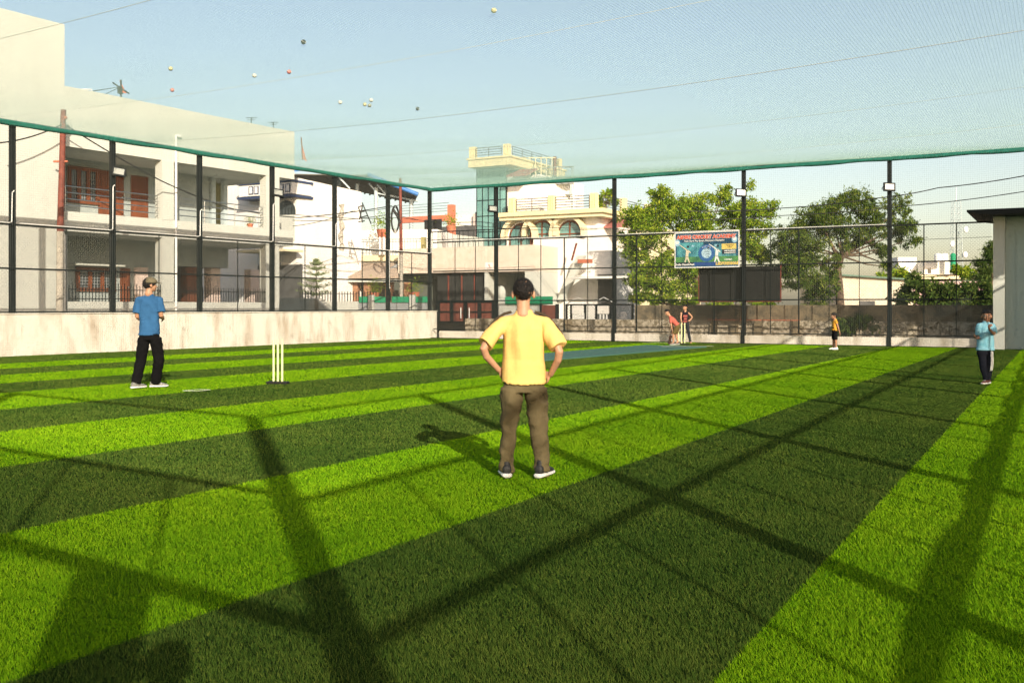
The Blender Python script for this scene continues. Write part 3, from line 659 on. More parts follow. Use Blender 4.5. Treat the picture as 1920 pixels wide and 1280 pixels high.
# main block with arched windows
mx0, mx1 = FTs(950), FTs(1118, .2); rz = FT.Z(1040, 408)
shell(FT, mx0, mx1, -8, 0, 0, rz, 'wall', M['white'], h)
FM = Frame(FT.p(mx1, 0, 0), -FT.n, FT.u)
m = MB(); m.fbox(FT, mx0 - .1, mx1 + .55, -8.3, .7, rz - .1, rz + .10); m.build('cornice', M['cream'], h); m = MB(); m.fbox(FT, mx0 - .1, mx1 + .7, -8.4, .85, rz + .103, rz + .34); m.build('cornice', M['yellow'], h)
cz = rz + .34
for px in (960, 1034, 1113): m = MB(); a = FTs(px, .7); m.fbox(FT, a - .19, a + .19, .45, .8, cz, cz + .85); [m.fbox(FT, a - .17 + k * .10, a - .13 + k * .10, .8, .84, cz + .05, cz + .82) for k in range(4)]; m.build('parapet_pillar', M['yellow'], h)
for o in (-2.6, -6.5): m = MB(); m.fbox(FT, mx1 + .3, mx1 + .62, o - .19, o + .19, cz, cz + .85); m.build('parapet_pillar', M['yellow'], h)
railing(FT, FTs(968, .6), FTs(1027, .6), cz, cz + .75, .6, 'railing', h, M['darkrail'], bars=5, gap=1.3, r=.022)
railing(FT, FTs(1041, .6), FTs(1105, .6), cz, cz + .75, .6, 'railing', h, M['darkrail'], bars=5, gap=1.3, r=.022)
FM2 = Frame(FT.p(mx1 + .45, .5, 0), -FT.n, FT.u); railing(FM2, .3, 8.0, cz, cz + .75, 0, 'railing', h, M['darkrail'], bars=5, gap=1.3, r=.022)
def arch_window(px, w_, ztop, zbot, off=.0):
    a = FTs(px); pts = [(a - w_, zbot), (a + w_, zbot)] + [(a + w_ * math.cos(t), ztop - w_ + w_ * math.sin(t)) for t in np.linspace(0, math.pi, 13)]
    m = MB(); m.prism([FT.p(q[0], .002, q[1]) for q in pts], Vector((FT.n.x, FT.n.y, 0)) * .03); wdw = m.build('window', M['greenglass'], h)
    m = MB(); m.tube([FT.p(q[0], .05, q[1]) for q in pts[1:]] + [FT.p(a - w_, .05, zbot)], .05, 6)
    m.tube([FT.p(a, .05, zbot), FT.p(a, .05, ztop)], .05, 6); m.tube([FT.p(a - w_, .05, ztop - w_), FT.p(a + w_, .05, ztop - w_)], .04, 6); m.build('frame', M['brown'], wdw)
    m = MB(); pr = [(a + (w_ + .4) * math.cos(t), ztop - w_ + (w_ + .4) * math.sin(t)) for t in np.linspace(-.15, math.pi + .15, 15)] + [(a + (w_ + .18) * math.cos(t), ztop - w_ + (w_ + .18) * math.sin(t)) for t in np.linspace(math.pi + .15, -.15, 15)]
    m.prism([FT.p(q[0], .003, q[1]) for q in pr], Vector((FT.n.x, FT.n.y, 0)) * .5); m.build('hood', M['cream'], h)
arch_window(978, .75, FT.Z(978, 420), FT.Z(978, 470)); arch_window(1017, .75, FT.Z(1017, 415), FT.Z(1017, 470)); arch_window(1069, .72, FT.Z(1069, 415), FT.Z(1069, 452))
m = MB(); a = FTs(975, -1.2); m.fbox(FT, a - .3, a + .3, -1.6, -1.1, rz + .63, FT.Z(975, 345)); m.build('chimney_pier', M['rust'], h)
# small tiled hood on the upper wall
m = MB(); a, b = FTs(965), FTs(1003); z = FT.Z(985, 320); m.prism([FT.p(a, 1.0, z - .45), FT.p(b, 1.0, z - .45), FT.p(b + .1, -.1, z), FT.p(a + .3, -.1, z)], (0, 0, .10)); m.build('tiled_hood', M['redroof'], h)
m = MB(); a, b = FTs(1135, -2), FTs(1190, -2); z = FT.Z(1150, 408); m.prism([FT.p(a, -.8, z - .5), FT.p(b, -.8, z - .5), FT.p(b, -2.2, z), FT.p(a + .2, -2.2, z)], (0, 0, .1)); m.build('tiled_hood', M['redroof'], h)
shell(FT, mx1 + .75, FTs(1215), -9, -3, 0, FT.Z(1160, 425), 'side_wing', M['cream'], h)
m = MB(); a = FTs(1150, -3)
for k in range(3): m.fbox(FT, FTs(1142, -3) + .02, FTs(1152, -3), -3, -2.95, 4.2, 6.0)
m.build('window', M['greenglass'], h)
# spiral stair
ssx, ssy = FT.p(FTs(1040, -3), -3, 0).xy; st = thing('spiral_staircase', 'thin iron spiral staircase climbing above the yellow railing', 'staircase', (ssx, ssy, cz))
zt_ = FT.Z(1040, 297, -3); zb2 = FT.Z(1040, 365, -3)
m = MB(); m.tube([(ssx, ssy, zb2 - 1), (ssx, ssy, zt_ + .1)], .12, 8); m.build('column', M['rust'], st)
m = MB(); n = 22
for k in range(n):
    an = k * .42; z = zb2 + (zt_ - 1.2 - zb2) * k / n; c, s_ = math.cos(an), math.sin(an); c2, s2 = math.cos(an + .38), math.sin(an + .38)
    m.prism([(ssx, ssy, z), (ssx + 1.15 * c, ssy + 1.15 * s_, z), (ssx + 1.15 * c2, ssy + 1.15 * s2, z)], (0, 0, .05))
m.build('tread', M['grey'], st)
m = MB(); q = [(ssx + 1.15 * math.cos(k * .42), ssy + 1.15 * math.sin(k * .42), zb2 + (zt_ - 1.2 - zb2) * k / n + 1.0) for k in range(n)]
m.tube(q, .03, 5); [m.tube([p_, (p_[0], p_[1], p_[2] - 1)], .02, 4) for p_ in q]; m.build('handrail', M['grey'], st)
m = MB(); m.box(ssx - 2.2, ssx - .2, ssy - .8, ssy + .8, zt_ - 1.25, zt_ - 1.15); [m.box(ssx - 2.2 + k * .33, ssx - 2.15 + k * .33, ssy - .85, ssy - .8, zt_ - 1.15, zt_ - .1) for k in range(7)]; m.box(ssx - 2.2, ssx, ssy - .86, ssy - .8, zt_ - .12, zt_ - .06); m.build('landing', M['cream'], st)
for px, py, w_, hh, nm in ((1069, 352, .38, 1.3, 'white water tank on roof beside the spiral staircase'),):
    c = at(px, py, 62); t = thing('water_tank', nm, 'water tank', (c.x, c.y, cz)); m = MB()
    m.tube([(c.x, c.y, cz), (c.x, c.y, c.z - .25), (c.x, c.y, c.z - .08), (c.x, c.y, c.z)], [w_, w_, w_ * .75, .15], 20); [m.tube([(c.x, c.y, cz + k), (c.x, c.y, cz + k + .05)], w_ + .02, 20) for k in (.3, .7, 1.0)]; m.build('tank', M['tank'], t)
    m = MB(); m.tube([(c.x, c.y, c.z - .01), (c.x, c.y, c.z + .06)], .15, 12); m.build('lid', M['tank'], t)

# --- plain white annex in front of the corner house
FA2 = Frame(FF.p(0, -9, 0), FF.u, FF.n); an = thing('white_annex', 'plain white plastered annex with stepped roofline and modelled diagonal shadow band', 'house', FA2.p(9, -3, 0))
zA = lambda px, py: FA2.Z(px, py)
shell(FA2, FA2.S(1000), FA2.S(1062), -4, 0, 0, zA(1030, 445), 'wall', M['white'], an)
shell(FA2, FA2.S(1062) + .003, FA2.S(1140), -4, -.3, 0, zA(1100, 470), 'wall', M['white'], an)
shell(FA2, FA2.S(1086), FA2.S(1137), .3, .32, 2.2, 2.21, 'sill', M['white'], an)
m = MB(); m.fbox(FA2, FA2.S(1090), FA2.S(1140) + 2, -.29, 1.4, zA(1100, 520) - .1, zA(1100, 520)); m.build('canopy', M['white'], an)
m = MB(); m.fbox(FA2, FA2.S(1117), FA2.S(1146), -.298, -.25, .5, zA(1130, 514)); m.build('doorway', M['interior'], an)  # dark sheet painting in the shade of the doorway
m = MB(); q0, q1 = FA2.S(1050), FA2.S(1090); m.prism([FA2.p(q0, .05, zA(1050, 562)), FA2.p(q0 + .35, .05, zA(1050, 562)), FA2.p(q1 + .3, .05, zA(1090, 480)), FA2.p(q1 - .1, .05, zA(1090, 480))], Vector((FA2.n.x, FA2.n.y, 0)) * .25); m.build('shadow_band', M['plaster'], an)  # grey slab shaped as the diagonal shadow band on the white wall
m = MB(); m.tube([FA2.p(FA2.S(1089), 1, zA(1089, 490)), FA2.p(FA2.S(1098), 1, zA(1098, 458))], .05, 5); m.build('handrail', M['rust'], an)
m = MB(); m.fbox(FA2, FA2.S(1004), FA2.S(1046), .003, .5, zA(1020, 466) - .12, zA(1020, 466)); m.build('ledge', M['plaster'], an)
m = MB(); m.fbox(FA2, FA2.S(1004), FA2.S(1038), .003, .8, zA(1020, 526) - .1, zA(1020, 526)); m.build('ledge', M['plaster'], an)
m = MB(); m.fbox(FA2, FA2.S(1022), FA2.S(1030), .003, .03, zA(1024, 556), zA(1024, 540)); m.build('window', M['brown'], an)
pl = thing('planter', 'long red flower planter on the white annex ledge', 'planter', FA2.p(FA2.S(1104), .6, 2.8))
m = MB(); m.fbox(FA2, FA2.S(1093), FA2.S(1116), .3, .6, zA(1100, 494), zA(1100, 487)); m.build('box', M['terracotta'], pl)
# tall house behind the trees at left: white box left of tower
t = thing('terrace_house', 'small white house block between orange terrace and glass tower', 'house', FT.p(-2, 0, 0))
shell(FT, FTs(835), FTs(893) - .05, -5, -.5, 0, FT.Z(860, 402), 'wall', M['white'], t)
shell(FT, FTs(884), FTs(892), -.499, -.2, 0, FT.Z(885, 400), 'pier', M['pinkstone'], t)
m = MB(); m.tube([FT.p(FTs(876), -1, FT.Z(876, 404)), FT.p(FTs(876), -1, FT.Z(876, 396)), FT.p(FTs(882), -1, FT.Z(880, 402))], .05, 5); m.build('pipe', M['cable'], t)
t = thing('orange_terrace', 'terrace with bright orange parapet and washing before white wall', 'house', FT.p(-4, 2, 0))
FO = Frame(FF.p(0, -13, 0), FF.u, FF.n); zO = lambda px, py: FO.Z(px, py)
shell(FO, FO.S(740), FO.S(840), -4, 0, 0, zO(800, 440), 'wall', M['plaster'], t)
shell(FO, FO.S(748), FO.S(842), -.2, .05, zO(800, 416), zO(800, 405), 'parapet', M['orange'], t)
shell(FO, FO.S(840), FO.S(849), -.3, .06, zO(840, 440), zO(840, 384), 'parapet_pillar', M['orange'], t)
shell(FO, FO.S(770), FO.S(839), -3, -2.8, zO(800, 440), zO(800, 418), 'recess', M['interior'], t)  # dark sheet painting in the shade of the terrace recess
m = MB(); [m.tube([FO.p(FO.S(752), -.1, zO(800, py)), FO.p(FO.S(840), -.1, zO(820, py - 2))], .014, 4) for py in (398, 393, 388, 383)]; m.build('rail', M['cable'], t)
m = MB(); 
for px, w_ in ((805, .25), (813, .35), (822, .3)): m.fbox(FO, FO.S(px) - w_, FO.S(px) + w_, .1, .13, zO(810, 436), zO(810, 412))
m.build('hanging_cloth', M['cable'], t)
pt = 0
def potted(px, py, d, lab, s=1.0):
    c = at(px, py, d); t = thing('potted_plant', lab, 'potted plant', tuple(c)); m = MB()
    m.tube([tuple(c), (c.x, c.y, c.z + .35 * s)], [.17 * s, .25 * s], 12); m.build('pot', M['terracotta'], t)
    rg = np.random.RandomState(int(px)); n = 260; P = rg.normal(0, .2, (n, 3)) * s + np.array([c.x, c.y, c.z + .62 * s]); leaves(P, .10 * s, 'foliage', M['leafA'], t, rg); return t
def leaves(P, size, name, mt, parent, rg, up=.3, aspect=.42, rnd=None):
    n = len(P); D = rg.normal(size=(n, 3)); D[:, 2] -= up; D /= np.linalg.norm(D, axis=1, keepdims=True)
    Sx = np.cross(D, rg.normal(size=(n, 3))); Sx /= np.linalg.norm(Sx, axis=1, keepdims=True)
    L = size * (.7 + .6 * rg.rand(n))[:, None]; W = L * aspect
    V = np.stack([P, P + D * L * .5 + Sx * W * .5, P + D * L, P + D * L * .5 - Sx * W * .5], 1).reshape(-1, 3)
    if rnd is None: rnd = np.clip(rg.normal(.5, .25, n), 0, 1)
    return npmesh(name, V, np.arange(4 * n).reshape(n, 4), mt, parent, attr=np.repeat(rnd, 4))
M['leafA'] = leaf_mat('bright_leaf', (.045, .12, .006), (.165, .27, .012), (.44, .48, .05), .35)
M['leafB'] = leaf_mat('dark_leaf', (.020, .055, .008), (.075, .13, .014), (.24, .27, .05), .3)
M['leafC'] = leaf_mat('shrub_leaf', (.02, .05, .010), (.06, .11, .018), (.16, .20, .04), .3)
potted(845, 436, 52, 'potted plant with red pot on the orange terrace rail'); 

# --- left apartment building facing the field
FA = Frame(FL.p(0, -4.0, 0), FL.u, FL.n); SA = FA.S
ap = thing('apartment_building', 'long pale two storey building with recessed balconies behind left fence', 'building', FA.p(-10, -5, 0))
sL, s1_, s2_, s3_, s4_, s5_ = SA(-260), SA(121), SA(303), SA(325), SA(499), SA(524)
shell(FA, sL, s1_, -9, 0, 0, 10.28, 'tall_wall', M['plaster'], ap)
zp = 8.33
shell(FA, s1_ + .003, SA(552), -.25, 0, 6.42, zp, 'parapet', M['plaster'], ap); shell(FA, SA(552) - .25, SA(552) - .002, -9, -.253, 6.603, 7.3, 'parapet', M['plaster'], ap); shell(FA, s1_ + .003, SA(552), -9, -.253, 6.42, 6.60, 'roof_slab', M['plaster'], ap)
shell(FA, s1_ + .003, SA(549), -8.9, .02, 3.72, 4.35, 'balcony_slab', M['plaster'], ap)
shell(FA, s1_ + .003, s5_, -2.5, -.02, 0, 1.47, 'plinth', M['plaster'], ap)
shell(FA, s2_, s3_, -.35, .03, 1.473, 3.717, 'pillar', M['plaster'], ap); shell(FA, s2_, s3_, -.35, .03, 4.353, 6.417, 'pillar', M['plaster'], ap)
shell(FA, s4_, s5_, -.35, .001, 4.353, 6.417, 'pillar', M['plaster'], ap); shell(FA, s4_, s4_ + .22, -.35, -.01, 1.473, 3.717, 'pillar', M['plaster'], ap); shell(FA, SA(518), s5_, -.35, -.01, 1.473, 3.717, 'pillar', M['plaster'], ap)
wA = mat('balcony_wall_shade', (.36, .40, .39), .85, .1, 2)  # recess walls coloured darker, the shade of the openings put into the colour
s6_ = SA(392, -2.3); shell(FA, s1_ + .003, s6_, -8.5, -2.3, 4.353, 6.417, 'back_wall', wA, ap); shell(FA, s1_ + .003, SA(306, -2.3), -8.5, -2.3, 0, 3.717, 'back_wall', wA, ap)
shell(FA, s6_ + .003, s4_ + .9, -8.5, -3.6, 4.353, 6.417, 'back_wall', M['olive'], ap)
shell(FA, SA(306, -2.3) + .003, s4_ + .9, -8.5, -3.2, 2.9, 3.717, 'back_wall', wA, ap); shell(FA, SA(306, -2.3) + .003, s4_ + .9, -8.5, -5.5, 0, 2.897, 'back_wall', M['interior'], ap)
for px in (398, 420): shell(FA, SA(px, -2.2), SA(px, -2.2) + .18, -2.4, -2.2, 4.353, 6.417, 'post', M['lightsteel'], ap)
for px in (350, 395, 470): shell(FA, SA(px, -3.4), SA(px, -3.4) + .5, -3.8, -3.4, 0, 2.89, 'pier', M['pinkstone'] if px != 350 else M['brown'], ap)
def apwin(pxa, pxb, z0, z1, off, name='window', n=3, doors=False):
    a, b = SA(pxa, off), SA(pxb, off); m = MB(); m.fbox(FA, a, b, off + .002, off + .03, z0, z1); wd = m.build(name, M['brown'] if doors else M['darkglass'], ap)
    m = MB()
    if doors:
        m.fbox(FA, a + .1, b - .1, off + .03, off + .05, z0 + .12, z0 + .8); m.fbox(FA, a + .1, b - .1, off + .03, off + .05, z0 + .95, z1 - .12); m.build('door_panel', M['brown'], wd)
        m = MB(); m.ball(FA.p(b - .08, off + .06, (z0 + z1) / 2), .035); m.build('handle', M['steel'], wd)
        return
    for k in range(n + 1): q = a + (b - a) * k / n; m.fbox(FA, q - .07, q + .07, off + .03, off + .08, z0, z1)
    for zz in (z0, z1): m.fbox(FA, a - .07, b + .07, off + .031, off + .085, zz - .06, zz + .06)
    m.build('frame', M['brown'], wd)
    m = MB()
    for k in range(n * 4): q = a + (b - a) * (k + .5) / (n * 4); m.fbox(FA, q - .008, q + .008, off + .035, off + .05, z0, z1)
    for k in range(1, 7): zz = z0 + (z1 - z0) * k / 7; m.fbox(FA, a, b, off + .036, off + .049, zz - .008, zz + .008)
    m.build('grille', M['grey'], wd)
apwin(128, 181, 4.95, 6.1, -2.3); apwin(184, 231, 4.36, 6.15, -2.3, 'door', doors=True); apwin(245, 277, 4.36, 6.1, -2.3, 'door', doors=True)
apwin(144, 212, 1.9, 2.62, -2.3, n=3); apwin(225, 243, 1.3, 2.7, -2.3, 'door', doors=True)
shell(FA, SA(144, -1.6), SA(235, -1.6), -2.29, -1.6, 2.72, 2.78, 'sunshade', M['plaster'], ap)
shell(FA, SA(255, -2.2), SA(278, -2.2), -2.299, -2.2, 1.5, 2.75, 'stone_panel', M['pinkstone'], ap)
railing(FA, s1_ + .1, s2_ - .05, 4.353, 5.17, -.12, 'railing', ap, M['steel'], bars=4, gap=1.25, r=.020)
railing(FA, s3_ + .05, s4_ - .05, 4.353, 5.17, -.12, 'railing', ap, M['steel'], bars=4, gap=1.15, r=.020)
m = MB()
for k in range(34): a = SA(130) + k * .12; m.fbox(FA, a, a + .02, -.05, -.03, 1.2, 2.0 + .08 * (k % 2))
for zz in (1.55, 1.85): m.fbox(FA, SA(130), SA(130) + 4.0, -.055, -.025, zz, zz + .03)
m.build('spiked_railing', M['black'], ap)
m = MB()
for k in range(40): a = SA(330) + k * .12; m.fbox(FA, a, a + .02, -.05, -.03, 1.47, 2.0)
m.fbox(FA, SA(330), SA(499), -.055, -.025, 1.85, 1.88); m.build('spiked_railing', M['black'], ap)
m = MB(); a = SA(328); m.tube([FA.p(a, .06, 1.0), FA.p(a, .06, FA.Z(328, 255))], .045, 8); m.tube([FA.p(a, .06, FA.Z(328, 255)), FA.p(a + .2, .06, FA.Z(328, 255))], .06, 8); m.build('drain_pipe', M['conduit'], ap)
m = MB(); a = SA(121); m.tube([FA.p(a, .06, .5), FA.p(a, .06, 3.6)], .045, 8); m.build('drain_pipe', M['conduit'], ap)
m = MB()
for px, py in ((488, 236), (529, 247)):
    c = FA.p(SA(px), -.5, zp); m.tube([c, c + Vector((0, 0, .35))], .02, 5); m.tube([c + Vector((-.22, 0, .33)), c + Vector((.22, 0, .33))], .015, 4); m.tube([c + Vector((-.15, 0, .25)), c + Vector((.15, 0, .25))], .012, 4)
m.build('roof_aerial', M['cable'], ap)
# rooftop mast with flag
c = FA.p(SA(310), -2.5, zp); mz = H + (HY - 150) * c.y / FPX
t = thing('roof_mast', 'dark roof mast with guy wires and small pink flag', 'mast', tuple(c))
m = MB(); m.tube([c, (c.x, c.y, mz)], .035, 6); m.build('pole', M['cable'], t)
m = MB(); m.box(c.x - .10, c.x + .06, c.y - .08, c.y + .08, mz - .5, mz - .25); m.tube([(c.x - .3, c.y, mz - .1), (c.x + .3, c.y, mz - .5)], .03, 5); m.build('fitting', M['cable'], t)
m = MB(); m.prism([(c.x - .05, c.y, mz), (c.x + .2, c.y, mz - .5), (c.x + .02, c.y, mz - .45)], (0, .02, 0)); m.build('flag', M['orange'], t)
m = MB()
for q in ((-6, 0, -1.1), (-5, 1, -.3), (-3.2, .5, -1.35)): m.tube([(c.x, c.y, mz - .25), (c.x + q[0] * .5, c.y + q[1], mz - .25 + q[2] * .42), (c.x + q[0], c.y + q[1] * 2, mz - .3 + q[2])], .012, 4)
m.tube([(c.x, c.y, mz - .6), (c.x - .35, c.y, zp)], .012, 4); m.build('guy_wire', M['cable'], t)
t = thing('roof_clutter', 'orange bundle and wire rack on the roof step', 'bundle', tuple(FA.p(SA(135), -2, zp)))
c = FA.p(SA(134, -2), -2, zp + .12); m = MB(); m.ball(c, (.55, .3, .2)); m.ball(c + Vector((.3, 0, -.05)), (.4, .25, .14)); m.build('bundle', M['orange'], t)
m = MB(); m.tube([c + Vector(q) for q in ((-.5, 0, .3), (.7, 0, .28), (.75, 0, -.1))], .02, 5); m.build('rack', M['conduit'], t)

potted(469, 428, 38.4, 'potted plant on the apartment balcony near its right end', .5)
# --- white house with navy trim
dB = 46.5; B0 = at(556, HY, dB); FB = Frame(B0, (.547, .837), FL.n)
wh = thing('white_house', 'white house with navy striped trim and tall blank side wall', 'house', (B0.x, B0.y, 0))
sE = FB.S(677.5); m = MB(); m.fbox(FB, 0, sE, -9, 0, 0, FB.Z(556, 333), z1b=FB.Z(677.5, 360)); m.build('side_wall', M['white'], wh)
FBf = Frame(B0, (.873, -.487), (-.487, -.873)); fz = lambda px, py: FBf.Z(px, py)
a0 = FBf.S(462); m = MB(); m.fbox(FBf, a0 + .8, -.003, -.3, .001, 0, fz(520, 352)); m.build('front_wall', M['white'], wh)
m = MB(); m.fbox(FBf, a0, FBf.S(560), -.9, .5, fz(510, 368), fz(510, 347)); m.build('balcony_band', M['white'], wh)
for py in (344, 371): shell(FBf, a0 - .05, FBf.S(561), -1, .56, fz(510, py + 2.5), fz(510, py - 1.5), 'trim', M['navy'], wh)
for px in (471, 481, 495, 528, 540): 
    m = MB(); a = FBf.S(px, .5); w_ = .14; m.fbox(FBf, a - w_, a + w_, .503, .53, fz(510, 365), fz(510, 350)); fr_ = m.build('panel_frame', M['navy'], wh); m = MB(); m.fbox(FBf, a - w_ + .05, a + w_ - .05, .531, .536, fz(510, 363.5), fz(510, 351.5)); m.build('panel', M['white'], fr_)
m = MB(); a = FBf.S(536); pts = [FBf.p(a - .6, .003, fz(530, 403)), FBf.p(a + .6, .003, fz(530, 403))] + [FBf.p(a + .6 * math.cos(q), .003, fz(530, 396) + .5 * math.sin(q)) for q in np.linspace(0, math.pi, 9)]
m.prism(pts, Vector((FBf.n.x, FBf.n.y, 0)) * .03); wdw = m.build('window', M['darkglass'], wh)
m = MB(); [m.tube([FBf.p(a + q, .05, fz(530, 403)), FBf.p(a + q, .05, fz(530, 390))], .015, 4) for q in (-.4, -.2, 0, .2, .4)]; m.build('frame', M['black'], wdw)
shell(FBf, FBf.S(516), FBf.S(553), .002, .03, fz(530, 452), fz(530, 403.5), 'lower_panel', M['plaster'], wh)
m = MB(); m.fbox(FBf, FBf.S(480), FBf.S(552), .05, 1.0, fz(515, 470), fz(515, 457)); m.build('lower_balcony', M['white'], wh)
m = MB()
for k in range(9): a = FBf.S(484) + k * .22; m.fbox(FBf, a, a + .12, 1.002, 1.02, fz(515, 468), fz(515, 459))
m.build('balcony_panel', mat('blue_panel', (.15, .25, .45), .7, .1), wh)
shell(FBf, FBf.S(480), FBf.S(570), .05, 1.3, fz(515, 475), fz(515, 471), 'lower_slab', M['cream'], wh)
shell(FBf, FBf.S(484), FBf.S(568), .02, .04, 1.3, fz(515, 497), 'dark_garage', M['interior'], wh)  # dark sheet painting in the shade inside the garage
# --- blue sheet canopy on steel trusses behind the white house
cn = thing('roof_canopy', 'blue sheet metal canopy on pale steel trusses over a roof terrace', 'canopy', tuple(at(700, 430, 52)))
A1, A2, A3, A4 = at(668, 327, 47), at(784, 367, 47), at(778, 374, 58), at(560, 330, 60)
def roofq(P, th, mt, nm):
    m = MB(); m.prism([P[0], P[1], P[2], P[3]], (0, 0, th)); return m.build(nm, mt, cn)
W1, W2 = at(690, 329, 58), at(784, 366, 58); W3, W4 = at(775, 382, 72), at(560, 352, 72)
roofq([W1, W2, W3, at(640, 352, 72)], .04, M['under_sheet'], 'ceiling'); roofq([q + Vector((0, 0, .05)) for q in (W1, W2, W3, at(640, 352, 72))], .08, M['blue_sheet'], 'sheet')
roofq([at(520, 327, 60), W1 + Vector((0, 0, -.02)), at(678, 362, 72), at(540, 350, 74)], .05, M['under_sheet'], 'ceiling')
m = MB(); v = (W2 - W1)
m.tube([W1 + Vector((0, -.05, .03)), W2 + Vector((0, -.05, .03))], .12, 6); m.build('verge', M['blue_sheet'], cn)
m = MB()
for f in np.linspace(0.04, .96, 14):
    a_, b_ = W1.lerp(W2, f), at(640, 352, 72).lerp(W3, f); m.tube([a_ + Vector((0, 0, -.04)), b_ + Vector((0, 0, -.04))], .07, 5)
m.build('corrugation', M['under_sheet'], cn)
m = MB()
for px, d, yt in ((636, 62, 337), (670, 60, 345), (705, 59, 352), (771, 59, 374)):
    c0, c1 = at(px, 440, d), at(px, yt, d); m = MB(); m.tube([c0, c1], .13, 6); m.build('post', M['lightsteel'], cn)
m = MB()
for (xa, ya), (xb, yb) in (((636, 333), (656, 354)), ((705, 362), (783, 377)), ((707, 346), (724, 365)), ((692, 344), (707, 362)), ((724, 350), (724, 364))): m.tube([at(xa, ya, 59), at(xb, yb, 59)], .06, 5)
m.build('truss', M['lightsteel'], cn)
m = MB(); m.prism([at(522, 326, 44), at(562, 321, 44), at(562, 318, 50), at(530, 318, 50)], (0, 0, .08)); m.build('sheet', M['blue_sheet'], cn)

# --- cream house with balcony and porch
FC = Frame(FL.p(0, -9, 0), FL.u, FL.n)
FCx = Frame(at(600, HY, 52).xy, (.985, -.17), (-.17, -.985))
ch = thing('balcony_house', 'cream house with long curved balcony and tiled porch roof', 'house', tuple(FCx.p(3, -3, 0))); z_ = lambda px, py, o=0: FCx.Z(px, py, o); s_ = lambda px, o=0: FCx.S(px, o)
shell(FCx, s_(628), s_(810), -5, -1.2, 0, z_(700, 428), 'wall', M['white'], ch)
pts = [FCx.p(s_(598), -1.2, 0)] + [FCx.p(s_(598) + 1.0 - 1.0 * math.cos(q), -1.2 + 1.6 * math.sin(q), 0) for q in np.linspace(.2, math.pi / 2, 7)] + [FCx.p(s_(812), .4, 0), FCx.p(s_(812), -1.2, 0)]
zb1 = z_(700, 490); m = MB(); m.prism([Vector((p_.x, p_.y, zb1)) for p_ in pts], (0, 0, .30)); m.build('balcony_slab', M['cream'], ch)
m = MB(); m.prism([Vector((p_.x, p_.y, zb1 - .08)) + Vector((FCx.n.x, FCx.n.y, 0)) * -.15 for p_ in pts], (0, 0, .079)); m.build('balcony_soffit', M['plaster'], ch)
zr0, zr1 = zb1 + .30, z_(700, 450)
rp = [Vector((p_.x, p_.y, 0)) for p_ in pts[1:-1]]; m = MB()
for zz in (zr0 + .1, zr1 - .12, zr1): m.tube([Vector((p_.x, p_.y, zz)) for p_ in rp], .022, 5)
L_ = s_(812) - s_(598) - 1
for k in range(34): a = s_(598) + 1 + L_ * k / 33; q = FCx.p(a, .38, 0); m.tube([(q.x, q.y, zr0), (q.x, q.y, zr1)], .014 if k % 4 else .026, 4)
for p_ in rp[:-1]: m.tube([(p_.x, p_.y, zr0), (p_.x, p_.y, zr1)], .014, 4)
m.build('balcony_railing', M['grey'], ch)
shell(FCx, s_(712, .5), s_(722, .5), .2, .62, zr0, z_(716, 446), 'balcony_pier', M['white'], ch)
shell(FCx, s_(790, .5), s_(797, .5), .2, .62, zr0, z_(793, 446), 'balcony_pier', M['olive'], ch)
m = MB(); m.prism([FCx.p(s_(635), 2.2, z_(700, 524)), FCx.p(s_(770), 2.2, z_(700, 524)), FCx.p(s_(745), .3, z_(700, 497)), FCx.p(s_(660), .3, z_(700, 497))], (0, 0, .1)); m.build('porch_roof', mat('porch_tiles', (.46, .36, .28), .9, .25, 14, .3), ch)
shell(FCx, s_(635), s_(775), 1.9, 2.25, z_(700, 529, 2), z_(700, 524.5, 2), 'porch_beam', M['plaster'], ch)
M['orangepier'] = mat('orange_brick', (.40, .20, .11), .85, .3, 10, .3)
for px in (658, 682, 722, 757): shell(FCx, s_(px, 1.9), s_(px, 1.9) + .35, 1.55, 1.9, 0, z_(700, 529.5, 2), 'porch_column', M['orangepier'], ch)
shell(FCx, s_(640), s_(770), -.1, 0, 0, z_(700, 500), 'porch_wall', M['pinkstone'], ch)
m = MB(); m.fbox(FCx, s_(662), s_(680), .003, .03, 1.4, z_(700, 535)); m.build('window', M['darkglass'], ch)
m = MB(); a = s_(735); m.fbox(FCx, a, a + .9, .003, .04, 1.2, z_(700, 537)); m.build('window', M['grey'], ch)
# arched dark car shelter at right
m = MB(); cc = s_(800, 1); R0 = 2.3
outer = [FCx.p(cc + R0 * math.cos(q), 1.0, z_(800, 530) + .75 * math.sin(q) * 1.5) for q in np.linspace(.2, math.pi, 11)]
m.tube(outer, .10, 6); m.build('arch_rim', M['grey'], ch)
m = MB(); m.prism([FCx.p(cc + R0, .9, 1.0)] + [q + Vector((FCx.n.x, FCx.n.y, 0)) * -.2 for q in outer] + [FCx.p(cc - R0, .9, 1.0)], Vector((FCx.n.x, FCx.n.y, 0)) * .04); m.build('arch_screen', mat('shade_cloth', (.10, .11, .09), .9, .2), ch)
potted(717, 446, 51, 'potted plant on the balcony pier with red pot', 1.25); potted(703, 562, 48.5, 'potted plant standing low before the orange porch column'); potted(778, 561, 48.5, 'potted plant on the green banner wall beside the arch')
